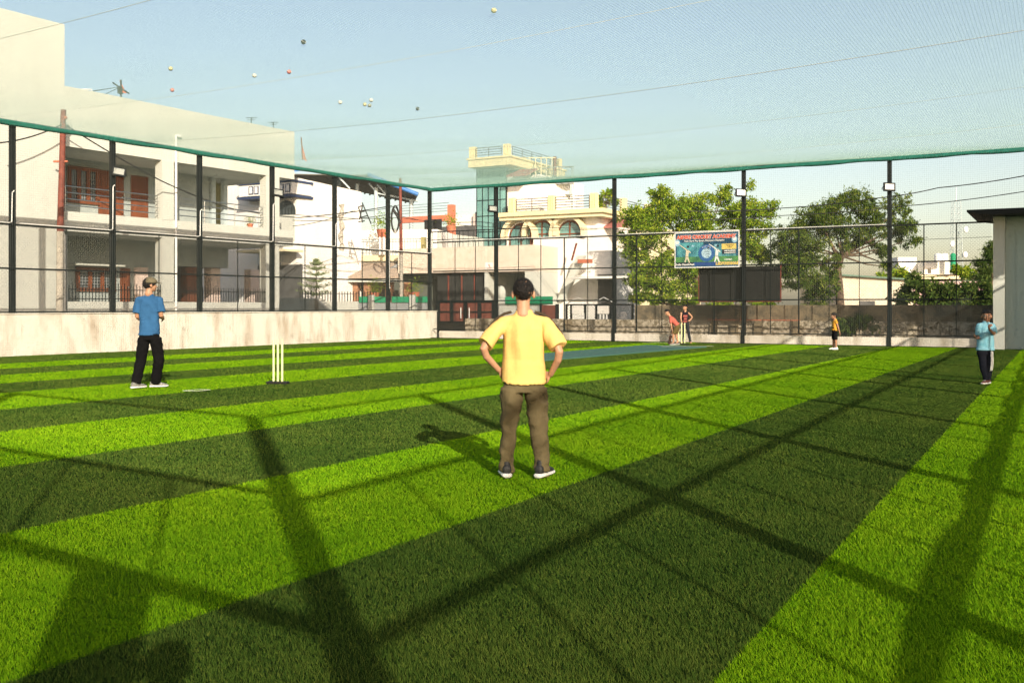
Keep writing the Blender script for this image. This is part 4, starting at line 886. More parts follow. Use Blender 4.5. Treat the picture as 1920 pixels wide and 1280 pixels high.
# compound wall with green cloth, spiked fence
FW = Frame(FL.p(0, -5.2, 0), FL.u, FL.n)
cwall = thing('compound_wall', 'low grey compound wall with spiked fence and green cloth', 'wall', tuple(FW.p(3, 0, 0)))
FWx = Frame(at(556, HY, 44).xy, (.985, -.17), (-.17, -.985)); zz = lambda py: FWx.Z(680, py)
shell(FWx, FWx.S(505), FWx.S(672), -.2, 0, 0, zz(565), 'wall', M['plaster'], cwall)
shell(FWx, FWx.S(672) + .01, FWx.S(808), -.2, .0, 0, zz(567), 'wall', M['grey'], cwall)
m = MB()
for k in range(34): a = FWx.S(560) + k * .13; m.fbox(FWx, a, a + .03, -.12, -.09, zz(565), zz(547 - (k % 2)))
m.fbox(FWx, FWx.S(560), FWx.S(672), -.125, -.085, zz(551), zz(550)); m.build('spiked_fence', M['black'], cwall)
for a, b in ((674, 694), (702, 728), (735, 770), (780, 807)): shell(FWx, FWx.S(a), FWx.S(b), .002, .05, zz(567), zz(556), 'green_cloth', M['greensheet'], cwall)
for px in (698, 775): shell(FWx, FWx.S(px) - .12, FWx.S(px) + .12, .001, .2, 0, zz(553), 'pier', M['plaster'], cwall)
# parked dark car behind the plinth (only roof and bonnet show)
pc_ = at(590, 566, 43.0); car = thing('parked_car', 'black parked car half hidden behind the compound wall', 'car', (pc_.x, pc_.y, 0))
def car_sec(pts, y0, y1): m = MB(); m.prism([(pc_.x + x, pc_.y + y0, z) for x, z in pts], (0, y1 - y0, 0)); return m
M['carpaint'] = mat('black_car_paint', (.012, .013, .015), .2, .05, spec=.6)
car_sec([(-2.1, .4), (2.1, .4), (2.15, .9), (1.2, 1.05), (-.0, 1.12), (-2.1, 1.1)], -.8, .8).build('body', M['carpaint'], car, .05)
car_sec([(-1.9, 1.1), (.9, 1.08), (.2, 1.65), (-1.5, 1.68)], -.68, .68).build('cabin', M['darkglass'], car, .05)
for x in (-1.4, 1.35):
    for y in (-.8, .62):
        m = MB(); m.tube([(pc_.x + x, pc_.y + y, .33), (pc_.x + x, pc_.y + y + .2, .33)], .33, 16); wl_ = m.build('wheel', M['black'], car)

# --- beyond the right half
sd_ = thing('shed', 'beige rendered shed with dull green sloping roof edge behind trees', 'shed', tuple(at(1640, 560, 52)))
FD = Frame(at(1575, HY, 52).xy, (.97, .24), (.24, -.97)); 
m = MB(); m.fbox(FD, FD.S(1575), FD.S(1712), -4, 0, 0, FD.Z(1575, 517), z1b=FD.Z(1705, 526)); m.build('wall', mat('beige_render', (.60, .53, .42), .9, .15, 4, .2), sd_)
m = MB(); m.fbox(FD, FD.S(1572), FD.S(1712), -4.2, .25, FD.Z(1575, 517) + .003, FD.Z(1575, 514), z1b=FD.Z(1705, 523), z0b=FD.Z(1705, 526) + .003); m.build('roof', mat('green_tin', (.12, .2, .15), .7, .2), sd_)
m = MB(); m.fbox(FD, FD.S(1612), FD.S(1640), .002, .03, 1.2, FD.Z(1625, 564)); m.build('opening', M['interior'], sd_)  # dark sheet painting in the shade of the shed opening
fh = thing('far_house', 'distant pink walled house with white rooftop room', 'house', tuple(at(1760, 540, 88)))
FH = Frame(at(1700, HY, 88).xy, (1, .0), (0, -1)); zh = lambda py: FH.Z(1760, py); sh_ = lambda px: FH.S(px)
shell(FH, sh_(1690), sh_(1845), -8, 0, 0, zh(528), 'wall', M['pink'], fh); shell(FH, sh_(1690), sh_(1842), -8, .05, zh(523), zh(514), 'parapet', M['cream'], fh)
shell(FH, sh_(1737), sh_(1785), -4, -.5, zh(513.9), zh(490), 'roof_room', M['white'], fh); shell(FH, sh_(1744), sh_(1750), -.499, -.45, zh(512), zh(503), 'window', M['darkglass'], fh)
shell(FH, sh_(1700), sh_(1736), -4, -2, zh(513.9), zh(480), 'roof_wall', M['white'], fh)
for px, lab, mm in ((1759, 'left white water tank on the far roof', 'tank'), (1771, 'right white water tank on the far roof', 'tank'), (1787, 'small green water tank on the far roof', 'greensheet')):
    c = at(px, 490, 87.2); t = thing('water_tank', lab, 'water tank', tuple(c)); m = MB(); r_ = .32 if px < 1780 else .22; z0 = zh(489.5) if px < 1780 else zh(489.5)
    r_ *= 1.0; m.tube([(c.x, c.y, z0 - (0 if px < 1780 else 1.0)), (c.x, c.y, z0 + .52), (c.x, c.y, z0 + .62), (c.x, c.y, z0 + .66)], [r_, r_, r_ * .7, .08], 14); [m.tube([(c.x, c.y, z0 + k), (c.x, c.y, z0 + k + .05)], r_ + .02, 14) for k in (.15, .35)]; m.build('tank', M[mm], t)
tw = thing('radio_tower', 'slender pale lattice radio tower on the right horizon', 'tower', tuple(at(1793, 570, 140))); d = 140
b0, tp = at(1793, 560, d), at(1793, 378, d); m = MB(); q = [(-1, -1), (1, -1), (1, 1), (-1, 1)]
wb, wt_ = .75, .42; N = 16
cor = [[Vector((b0.x + x * (wb + (wt_ - wb) * k / N), b0.y + y * (wb + (wt_ - wb) * k / N), b0.z + (tp.z - b0.z) * k / N)) for x, y in q] for k in range(N + 1)]
for c_ in range(4): m.tube([cor[k][c_] for k in range(N + 1)], .045, 4)
m.build('leg', M['lightsteel'], tw); m = MB()
for k in range(N):
    for c_ in range(4): m.tube([cor[k][c_], cor[k + 1][(c_ + 1) % 4]], .022, 3); m.tube([cor[k][c_], cor[k][(c_ + 1) % 4]], .022, 3)
m.build('bracing', M['lightsteel'], tw)
m = MB(); [m.ball((b0.x + x, b0.y - .8, tp.z - z), (.35, .2, .45)) for x, z in ((1.0, 4), (-.9, 6), (.9, 7.5), (1.0, 11))]; m.tube([tp, tp + Vector((0, 0, 2))], .05, 4); m.build('antenna', M['tank'], tw)

# booth at the right end, unseen block added out of frame to shade it
FP = Frame(at(1862, HY, 30.3).xy, FF.u, FF.n); bo = thing('booth', 'tall pale booth with dark overhanging flat roof at right edge', 'booth', tuple(FP.p(3, -2, 0)))
zbt = FP.Z(1870, 406)
M['boothwall'] = mat('booth_paint', (.40, .49, .46), .8, .05, 2); 
shell(FP, 0, .32, -3, 0, 0, zbt, 'pillar', M['plaster'], bo); shell(FP, .323, 4.5, -3, -.28, 0, zbt, 'wall', M['boothwall'], bo)
m = MB(); m.prism([FP.p(-.66, .9, zbt + .10), FP.p(-.66, .9, zbt + .16), FP.p(4.8, .9, zbt + .16), FP.p(4.8, .9, zbt + .10), FP.p(4.8, .9, zbt + .003), FP.p(-.1, .9, zbt + .003)], Vector((-FP.n.x, -FP.n.y, 0)) * 4); m.build('roof', M['black'], bo)
m = MB(); m.fbox(FP, .6, .62, -.279, -.255, .4, zbt - .3); m.fbox(FP, .62, 2.2, -.279, -.26, zbt - .32, zbt - .3); m.build('door_frame', M['boothwall'], bo)
m = MB(); a = FP.S(1880, -.25); m.fbox(FP, a - .07, a + .07, -.279, -.16, FP.Z(1880, 568), FP.Z(1880, 552)); m.tube([FP.p(a, -.22, FP.Z(1880, 552)), FP.p(a, -.22, zbt - .5)], .008, 4); m.build('switch_box', M['black'], bo)
nb = thing('shade_block', 'added unseen block outside the near fence shading the booth', 'building', (21, 20, 0))
NBF = Frame(Vector((17.78, 20.95)), FF.u, FF.n); shell(NBF, 0, 7, -2.5, 0, 0, 9.0, 'wall', M['plaster'], nb); shell(NBF, -.0, 7.2, -2.7, .2, 9.003, 9.2, 'roof', M['plaster'], nb)
shell(NBF, -.75, -.003, -2.5, 0, 6.62, 8.9, 'shade_overhang', M['plaster'], nb)  # overhang added to throw shade on the upper booth pillar
fb = thing('fence_board', 'dark board tied to the near end fence behind the camera', 'board', tuple(FE.p(1.0, -.1, 1.4)))
def caster(P, F, off): h_ = ((P - F.o).dot(F.n) - off) * TAN / SUN_AZ.xy.dot(F.n); return (P - SUN_AZ.xy * (h_ / TAN) - F.o).dot(F.u), h_
(ea, ha), (eb, hb) = caster(gp(140, 1090), FE, -.26), caster(gp(272, 1085), FE, -.26); e0, e1 = min(ea, eb), max(ea, eb); hb = (ha + hb) / 2
m = MB(); m.fbox(FE, e0, e1, -.28, -.24, hb - 1.35, hb); m.build('panel', M['black'], fb)

# ------------------------------------------------------------ poles and cables
t = thing('utility_pole', 'leaning rust red pole with pale base outside left fence', 'utility pole', tuple(at(112, 640, 31.3)))
pb0, pm, pt_ = at(111, HY + 60, 31), at(113, 434, 31), at(119, 206, 31)
m = MB(); m.tube([Vector((pb0.x, pb0.y, 0)), pm], .11, 10); m.build('pole_base', M['concretepole'], t); m = MB(); m.tube([pm, pt_], [.105, .085], 10); m.build('pole', M['rust'], t)
m = MB(); c = at(114, 303, 31); m.tube([c + Vector((-.22, 0, 0)), c + Vector((.22, 0, 0))], .035, 6); c = at(122, 221, 31); m.ball(c, (.07, .07, .06)); m.build('insulator', M['terracotta'], t)
t = thing('utility_pole', 'thin rust red pole with coiled cable before the balcony house', 'utility pole', tuple(at(750, 640, 46)))
m = MB(); m.tube([at(753, 655, 46), at(752, 470, 46)], .085, 8); m.build('pole_base', M['concretepole'], t); m = MB(); m.tube([at(752, 470, 46), at(750.5, 334, 46)], [.08, .065], 8); m.build('pole', M['rust'], t)
m = MB()
for k in range(3): m.tube([at(741 + (6 + k) * math.cos(q), 411 + (22 + 2 * k) * math.sin(q), 45.8 - .05 * k) for q in np.linspace(0, 6.28, 20)], .018, 4)
m.tube([at(736, 392, 45.9), at(745, 405, 45.9), at(750, 418, 45.9)], .07, 5); m.build('coiled_cable', M['cable'], t)
def cable(pts, lab, r=.018, sag=.0):
    P = []
    for (a, b) in zip(pts[:-1], pts[1:]):
        for f in np.linspace(0, 1, 9)[:-1]:
            q = at(*a).lerp(at(*b), f); q.z -= sag * 4 * f * (1 - f); P.append(q)
    P.append(at(*pts[-1])); m = MB(); m.tube(P, r, 5); o = m.build('overhead_cable', M['cable']); tag(o, lab, 'cable', 'overhead cables')
cable([(0, 268, 29), (119, 232, 31)], 'black cable running left from the rust red pole', .022, .1)
cable([(119, 232, 31), (300, 338, 34), (430, 390, 38), (560, 408, 42), (735, 386, 46)], 'black cable sagging from the rust red pole across the balconies', .022, .05)
cable([(549, 413, 42), (750, 398, 46)], 'upper cable crossing the white blank wall', .015, .15)
cable([(549, 424, 42), (660, 396, 45), (750, 384, 46)], 'rising cable crossing the white blank wall', .015, .1)
cable([(549, 402, 42), (750, 408, 46), (900, 416, 44), (1150, 428, 42), (1300, 432, 42)], 'cable passing in front of the glass tower lower windows', .014, .1)
cable([(750, 405, 46), (900, 424, 44), (1120, 430, 42)], 'thin cable over the stone house railing', .012, .1)
cable([(1290, 396, 42), (1470, 390, 42), (1640, 372, 40), (1760, 352, 39), (1940, 326, 36)], 'upper thick twisted cable over the trees at right', .02, .05)
cable([(1290, 412, 42), (1470, 404, 42), (1700, 386, 40), (1940, 356, 36)], 'lower thick cable over the trees at right', .017, .05)
cable([(1560, 452, 60), (1860, 444, 52)], 'thin cable crossing before the radio tower', .012, .05)
# flag pole on the apartment roof
c = at(567, 300, 46); t = thing('flag', 'orange pennant on a pole above the apartment roof end', 'flag', tuple(c)); m = MB(); m.tube([c, at(565, 258, 46)], .03, 6); m.build('pole', M['rust'], t)
m = MB(); m.prism([at(566, 270, 46), at(575, 303, 46), at(566, 297, 46)], (0, .03, 0)); m.build('cloth', M['orange'], t)
t = thing('iron_rack', 'dark folded iron stair frame leaning on the white wall', 'iron frame', tuple(at(690, 410, 46.5))); m = MB()
for (xa, ya), (xb, yb) in (((679, 380), (696, 420)), ((672, 388), (680, 417)), ((672, 388), (679, 386)), ((674, 398), (684, 396)), ((676, 408), (690, 404)), ((680, 384), (674, 412)), ((672, 416), (684, 414))): m.tube([at(xa, ya, 46.3), at(xb, yb, 46.3)], .035, 4)
m.build('frame', M['cable'], t)
t = thing('carved_column', 'brown carved ornamental column before the white blank wall', 'column', tuple(at(640, 500, 46.3))); m = MB()
pts = [at(640 + 1.5 * math.sin(k * 1.3), 470 - k * 7.2, 46.2) for k in range(13)]; m.tube(pts, [.10 + .045 * math.sin(k * 2.2) for k in range(13)], 9); m.build('shaft', M['concretepole'], t)
# ------------------------------------------------------------ trees and plants
def tree(name, label, d, blobs, n, size, mt, trunk, limbs=(), seed=1, depthk=.55, gap=.55, up=.4, group=None, aspect=.42, cat='tree'):
    """blobs: (px, py, rx, ry) in photo pixels at depth d; trunk: list of (px, py, radius)"""
    rg = np.random.RandomState(seed); k = d / FPX
    base = at(trunk[0][0], trunk[0][1], d); t = thing(name, label, cat, (base.x, base.y, 0), group)
    m = MB(); tp = [Vector((base.x, base.y, 0))] + [at(x, y, d) for x, y, r in trunk]; m.tube(tp, [trunk[0][2] * 1.25] + [r for x, y, r in trunk], 9)
    for L in limbs: m.tube([at(x, y, d + dy) for x, y, dy, r in L], [q[3] for q in L], 6)
    cents = []
    for (x, y, rx, ry) in blobs:
        c = at(x, y, d); a = tp[-1]; mid = a.lerp(c, .55) + Vector((0, 0, -.1)); m.tube([a, mid, c], [.05, .03, .012], 5)
    m.build('trunk', M['wood'], t)
    area = np.array([b[2] * b[3] for b in blobs], float); cnt = (n * area / area.sum()).astype(int); Ps = []; Rn = []
    for (x, y, rx, ry), c_ in zip(blobs, cnt):
        c = np.array(at(x, y, d)); ncl = max(5, int(rx * ry / 26)); ax = np.array([rx * k, min(rx, ry) * k * 1.1 + depthk, ry * k])
        D = rg.normal(size=(ncl, 3)); D /= np.linalg.norm(D, axis=1, keepdims=True)
        cl = c + D * ax * (rg.rand(ncl, 1) ** .42) * 1.0
        rcl = (.20 + .22 * rg.rand(ncl)) * min(1.3, max(.5, rx * k * .7)); pick = rg.randint(0, ncl, c_)
        off = rg.normal(size=(c_, 3)) * .52; P = cl[pick] + off * rcl[pick][:, None] * np.array([1.15, 1.15, .8])
        Ps.append(P); Rn.append(np.clip(.5 + .22 * rg.normal(size=c_) + (rg.rand(ncl)[pick] - .5) * .35, 0, 1))
        ns = max(2, ncl // 3)                      # stray sprays that break the outline
        D = rg.normal(size=(ns, 3)); D /= np.linalg.norm(D, axis=1, keepdims=True); D[:, 2] = np.abs(D[:, 2]) * .9
        for q in range(ns):
            tt = rg.rand(26)[:, None]; st = c + D[q] * ax * .8; P = st + D[q] * ax * .45 * tt + rg.normal(size=(26, 3)) * .06
            Ps.append(P); Rn.append(np.clip(.6 + .2 * rg.normal(size=26), 0, 1))
    leaves(np.concatenate(Ps), size, 'crown', mt, t, rg, up, aspect, np.concatenate(Rn)); return t
tree('leafy_tree', 'bright yellow green leafy tree behind the banner', 45,
     [(1190, 405, 30, 25), (1215, 430, 42, 40), (1235, 375, 22, 22), (1262, 405, 40, 34), (1300, 385, 38, 24), (1318, 430, 40, 30), (1350, 372, 22, 16), (1372, 408, 28, 26), (1400, 400, 32, 28), (1432, 395, 30, 20), (1412, 430, 34, 20), (1192, 470, 28, 30),
      (1225, 500, 45, 34), (1258, 540, 42, 22), (1200, 530, 30, 22), (1290, 500, 34, 36), (1405, 465, 26, 30), (1430, 480, 22, 26), (1245, 358, 10, 16), (1360, 355, 12, 8), (1405, 350, 5, 12), (1172, 440, 12, 12), (1340, 470, 30, 30), (1312, 545, 34, 14)],
     46000, .14, M['leafA'], [(1305, 590, .16), (1308, 540, .14), (1300, 500, .11)], seed=3)
tree('leafy_tree', 'dark green spreading tree with bare forked trunk right of banner', 43,
     [(1600, 375, 36, 22), (1560, 395, 40, 26), (1520, 415, 42, 26), (1480, 440, 26, 24), (1505, 460, 44, 34), (1500, 505, 42, 34), (1540, 540, 34, 28), (1640, 400, 34, 28), (1628, 440, 32, 24), (1690, 385, 16, 24), (1690, 430, 26, 26),
      (1705, 450, 16, 12), (1575, 430, 40, 22), (1655, 470, 22, 14), (1480, 500, 22, 44), (1590, 460, 26, 10), (1560, 500, 16, 24), (1662, 500, 12, 10), (1525, 575, 40, 8)],
     36000, .155, M['leafB'], [(1577, 600, .19), (1574, 540, .17), (1571, 505, .15), (1578, 480, .13)],
     [[(1578, 482, 0, .12), (1600, 466, .1, .09), (1630, 452, .2, .06), (1655, 440, .3, .03)], [(1574, 490, 0, .1), (1560, 460, -.2, .07), (1545, 430, -.3, .03)], [(1600, 467, .1, .05), (1620, 480, 0, .04), (1648, 490, 0, .02)]], seed=8, up=.9, aspect=.26)
tree('roadside_bush', 'dark dense bush above the brown wall near the booth', 40, [(1715, 535, 20, 20), (1745, 545, 24, 20), (1775, 548, 26, 18), (1805, 550, 26, 20), (1838, 550, 20, 24), (1700, 560, 24, 14), (1760, 566, 40, 10), (1820, 566, 34, 10)], 11000, .17, M['leafC'], [(1750, 600, .08), (1750, 560, .05)], seed=5, cat='bush')
tree('conifer', 'dark layered conifer beside the pale booth', 42, [(1858, 480, 12, 5), (1848, 494, 18, 5), (1852, 508, 22, 6), (1862, 520, 22, 8), (1854, 470, 5, 8), (1835, 520, 14, 5), (1860, 460, 4, 8)], 5000, .16, M['leafC'], [(1860, 600, .12), (1860, 500, .08), (1860, 470, .04)], seed=6, depthk=.1, cat='tree', aspect=.2)
tree('roadside_plant', 'small leafy plant sprouting at the rubble plinth behind girl', 34.5, [(1590, 610, 16, 12), (1610, 605, 18, 16), (1632, 612, 14, 10), (1575, 616, 10, 8)], 1500, .16, M['leafC'], [(1605, 628, .03), (1605, 612, .02)], seed=9, depthk=.1, cat='plant')
tree('roadside_bush', 'low yellow green hedge under the bright leafy tree', 44, [(1200, 556, 26, 8), (1235, 560, 30, 8), (1290, 566, 30, 7), (1350, 572, 30, 5), (1420, 568, 30, 6)], 4500, .15, M['leafA'], [(1250, 600, .05), (1250, 570, .04)], seed=12, depthk=.3, cat='bush')
tree('rooftop_plant', 'sparse plant in green tub on the yellow roof corner', 60, [(1135, 365, 12, 12), (1150, 380, 10, 10), (1128, 382, 8, 8)], 500, .24, M['leafA'], [(1137, 396, .04), (1137, 380, .03)], seed=14, depthk=.1, cat='plant')
tree('horizon_tree', 'pale distant green treetop left of conifer', 70, [(1800, 505, 18, 7), (1815, 512, 16, 6), (1690, 512, 14, 6), (1655, 520, 10, 5)], 2500, .3, M['leafA'], [(1805, 560, .1), (1805, 515, .08)], seed=15, depthk=.2)
tree('shade_tree', 'added unseen tree outside the near fence shading the lane wall', 24, [(2270, 180, 120, 90), (2340, 200, 90, 80), (2230, 230, 70, 50)], 5000, .25, M['leafB'], [(2300, 600, .15), (2290, 250, .1)], seed=21)  # tree added out of view to shade the lane wall and bushes
# araucaria
c = at(593, 575, 45.5); t = thing('araucaria', 'small tiered araucaria tree before the white house', 'tree', (c.x, c.y, 0)); zt = at(593, 484, 45.5).z
m = MB(); m.tube([(c.x, c.y, 0), (c.x, c.y, zt)], [.06, .015], 6); m.build('trunk', M['wood'], t); P = []; rg = np.random.RandomState(2)
for k, (zf, rad) in enumerate([(.97, .12), (.9, .3), (.8, .45), (.68, .6), (.55, .72), (.42, .85), (.28, .95)]):
    z = 1.3 + (zt - 1.3) * zf
    for j in range(9):
        an = j * .698 + k * .3; tt = rg.rand(70); q = np.stack([c.x + math.cos(an) * rad * tt, c.y + math.sin(an) * rad * tt, z - .05 + .22 * tt ** 2 * rad], 1) + rg.normal(size=(70, 3)) * .022; P.append(q)
leaves(np.concatenate(P), .07, 'crown', leaf_mat('araucaria_needle', (.08, .13, .04), (.20, .26, .10), (.34, .38, .18), .2), t, rg, 0)
# ------------------------------------------------------------ stumps
def stumps(label, px, py, ang, xs=1.0):
    p = gp(px, py); t = thing('cricket_stumps', label, 'stumps', (p.x, p.y, .012)); u = Vector((math.cos(ang), math.sin(ang), 0)); v = Vector((-u.y, u.x, 0)); P = Vector((p.x, p.y, .012))
    m = MB(); a, b, hh = .185 * xs, .07, .045
    m.prism([P + u * a + v * b, P - u * a + v * b, P - u * a - v * b, P + u * a - v * b], (0, 0, hh)); m.build('base', mat('rubber_base', (.012, .012, .012), .6), t, .008)
    M['stump'] = M.get('stump') or mat('lime_stump', (.72, .77, .42), .35, .06)
    for k in (-1, 0, 1):
        c = P + u * k * .078 * xs; m = MB(); m.tube([c + Vector((0, 0, hh)), c + Vector((0, 0, .72)), c + Vector((0, 0, .735)), c + Vector((0, 0, .74))], [.019, .019, .016, .008], 12); m.build('stump', M['stump'], t)
    m = MB()
    for k in (-.5, .5):
        c = P + u * k * .078 * xs + Vector((0, 0, .742)); m.tube([c - u * .03, c, c + u * .03], .006, 5)
    return t
stumps('near lime yellow plastic stumps on black base left of centre', 521, 721, R(-12))
stumps('far lime yellow stumps between crouching boy and black vest boy', 1278, 646.5, R(-15), 1.35)
# ------------------------------------------------------------ people
def loftv(secs, n=20, ex=2.0):
    """secs: (centre, W axis, D axis, rw, rd) -> closed tube with rounded ends"""
    S2 = list(secs); vs = []; fs = []
    for c, Wd, Dd, rw, rd in S2:
        for k in range(n):
            a = 2 * math.pi * k / n; ca, sa = math.cos(a), math.sin(a)
            ca = math.copysign(abs(ca) ** (2 / ex), ca); sa = math.copysign(abs(sa) ** (2 / ex), sa)
            vs.append(Vector(c) + Wd * ca * rw + Dd * sa * rd)
    N = len(S2)
    for i in range(N - 1):
        for k in range(n): k2 = (k + 1) % n; fs.append((i * n + k, i * n + k2, (i + 1) * n + k2, (i + 1) * n + k))
    fs.append(tuple(range(n))[::-1]); fs.append(tuple((N - 1) * n + k for k in range(n))); return vs, fs
def limb(m, pts, rad, n=14, flat=1.0, ref=None, cap=True):
    """swept tapering limb with rounded ends"""
    P = [Vector(p) for p in pts]; Q = []; Rr = []
    # resample smoothly
    for i in range(len(P) - 1):
        for f in (0, .33, .66): Q.append(P[i].lerp(P[i + 1], f)); Rr.append(rad[i] + (rad[i + 1] - rad[i]) * f)
    Q.append(P[-1]); Rr.append(rad[-1])
    for _ in range(1):
        Q = [Q[0]] + [(Q[i - 1] + Q[i] * 2 + Q[i + 1]) / 4 for i in range(1, len(Q) - 1)] + [Q[-1]]
    t0 = (Q[1] - Q[0]).normalized(); t1 = (Q[-1] - Q[-2]).normalized()
    if cap:
        Q = [Q[0] - t0 * Rr[0] * .8, Q[0] - t0 * Rr[0] * .5] + Q + [Q[-1] + t1 * Rr[-1] * .5, Q[-1] + t1 * Rr[-1] * .8]; Rr = [Rr[0] * .45, Rr[0] * .82] + Rr + [Rr[-1] * .82, Rr[-1] * .45]
    secs = []; prev = ref or Vector((1, 0, 0))
    for i, q in enumerate(Q):
        t = (Q[min(i + 1, len(Q) - 1)] - Q[max(i - 1, 0)]).normalized(); a = prev - t * prev.dot(t)
        if a.length < .1: a = t.orthogonal()
        a.normalize(); prev = a; secs.append((q, a, t.cross(a).normalized(), Rr[i], Rr[i] * flat))
    vs, fs = loftv(secs, n); m.add(vs, fs, 0, True)
def fuse(m, name, mats, parent, voxel, smooth=6, disp=None, factor=.5):
    """one continuous surface out of overlapping volumes"""
    me = bpy.data.meshes.new('t'); me.from_pydata([tuple(v) for v in m.v], [], m.f); o = bpy.data.objects.new('t', me); C.objects.link(o)
    r = o.modifiers.new('r', 'REMESH'); r.mode = 'VOXEL'; r.voxel_size = voxel; r.use_smooth_shade = True
    s = o.modifiers.new('s', 'SMOOTH'); s.iterations = smooth; s.factor = factor
    bpy.context.view_layer.update(); dg = bpy.context.evaluated_depsgraph_get(); out = bpy.data.meshes.new_from_object(o.evaluated_get(dg)); bpy.data.objects.remove(o)
    n = len(out.vertices); co = np.empty(n * 3, np.float32); out.vertices.foreach_get('co', co); co = co.reshape(-1, 3)
    if disp is not None:
        no = np.empty(n * 3, np.float32); out.vertices.foreach_get('normal', no); no = no.reshape(-1, 3)
        a = np.array([disp(Vector(v)) for v in co.tolist()], np.float32); co = co + no * a[:, None]
    off = wloc(parent); co = co - np.array([off.x, off.y, off.z], np.float32)
    out.vertices.foreach_set('co', co.astype(np.float32).ravel()); out.name = name; out.materials.clear()
    for q in (mats if isinstance(mats, (list, tuple)) else [mats]): out.materials.append(q)
    out.polygons.foreach_set('use_smooth', np.ones(len(out.polygons), bool)); out.update()
    ob = bpy.data.objects.new(name, out); C.objects.link(ob); ob.parent = parent; return ob
def fade(fn, za, zb, lo, zt=None):
    def g(v):
        k = min(1, max(0, (v.z - za) / (zb - za)))
        if zt is not None: k *= min(1, max(0, (zt - v.z) / .08))
        return fn(v) * (lo + (1 - lo) * k)
    return g
def folds(amp, sx=9, sz=4, seed=0, sharp=1.0, diag=0.0):
    o = Vector((seed * 3.1, seed * 1.7, seed * 5.3))
    def f(v):
        q = Vector((v.x * sx, v.y * sx, (v.z + diag * v.x) * sz)) + o
        a = noise.noise(q); b = noise.noise(q * 2.3 + Vector((5, 1, 2)))
        r = 1 - abs(a) * 2.6
        return amp * (.75 * max(-1, r) * sharp + .55 * b)
    return f
SK = {'a': mat('skin_light_brown', (.46, .25, .15), .5, .08, 12, .05, sss=.08), 'b': mat('skin_brown', (.33, .17, .10), .5, .08, 12, .05, sss=.08)}
HAIR = mat('black_hair', (.012, .010, .009), .55, .3, 60, .6, 200)
def cloth(n, c, v=.12): return mat('cloth_' + n, c, .95, v, 5, .25, 500, spec=.12)
EYEW = mat('eye_white', (.40, .38, .36), .3, .02); EYEB = mat('eye_iris', (.02, .012, .008), .2, .02); LIP = mat('lip', (.34, .13, .10), .5, .1)
SOLE = mat('white_sole', (.75, .75, .72), .6, .05)
def head(m, c, f, up, s):
    """adds head volumes; c head centre, f facing, up axis, s scale (1 = 0.22 m tall)"""
    f = f.normalized(); up = up.normalized(); sd_ = f.cross(up).normalized(); f = up.cross(sd_).normalized()
    def el(of, os, ou, rf, rs, ru):
        cc = c + (f * of + sd_ * os + up * ou) * s; vs = []; fs = []; n, r = 18, 12
        for i in range(r + 1):
            th = math.pi * i / r
            for k in range(n): ph = 2 * math.pi * k / n; vs.append(cc + (f * math.sin(th) * math.cos(ph) * rf + sd_ * math.sin(th) * math.sin(ph) * rs + up * math.cos(th) * ru) * s)
        for i in range(r):
            for k in range(n): k2 = (k + 1) % n; fs.append((i * n + k, (i + 1) * n + k, (i + 1) * n + k2, i * n + k2))
        m.add(vs, fs, 0, True)
    el(-.010, 0, .022, .096, .076, .088); el(.022, 0, -.040, .064, .058, .066); el(.045, 0, -.085, .032, .032, .022)
    for q in (-1, 1): el(-.010, q * .081, -.016, .018, .012, .031); el(.055, q * .030, -.032, .028, .026, .026)
    el(.080, 0, .022, .014, .045, .012); el(.098, 0, -.030, .014, .013, .013); el(.088, 0, -.008, .010, .009, .028); el(.078, 0, -.058, .014, .024, .009); el(.074, 0, -.070, .013, .020, .008)
    return f, sd_, up
def face_bits(parent, c, f, sd_, up, s, brow=HAIR):
    for q in (-1, 1):
        m = MB(); p_ = c + (f * .079 + sd_ * q * .031 + up * .002) * s; m.ball(p_, .0125 * s); e = m.build('eye', EYEW, parent)
        m = MB(); m.ball(p_ + f * .0065 * s, .0075 * s); m.build('iris', EYEB, e)
        m = MB(); m.tube([c + (f * (.088 - abs(k) * .010) + sd_ * q * (.031 + k * .016) + up * (.022 - .004 * abs(k))) * s for k in (-1, 0, 1)], .0042 * s, 5); m.build('eyebrow', brow, parent)
    m = MB(); m.tube([c + (f * (.090 - abs(k) * .010) + sd_ * k * .020 + up * (-.060 - .002 * abs(k))) * s for k in (-1, -.5, 0, .5, 1)], [.003 * s, .006 * s, .007 * s, .006 * s, .003 * s], 6); m.build('lips', LIP, parent)
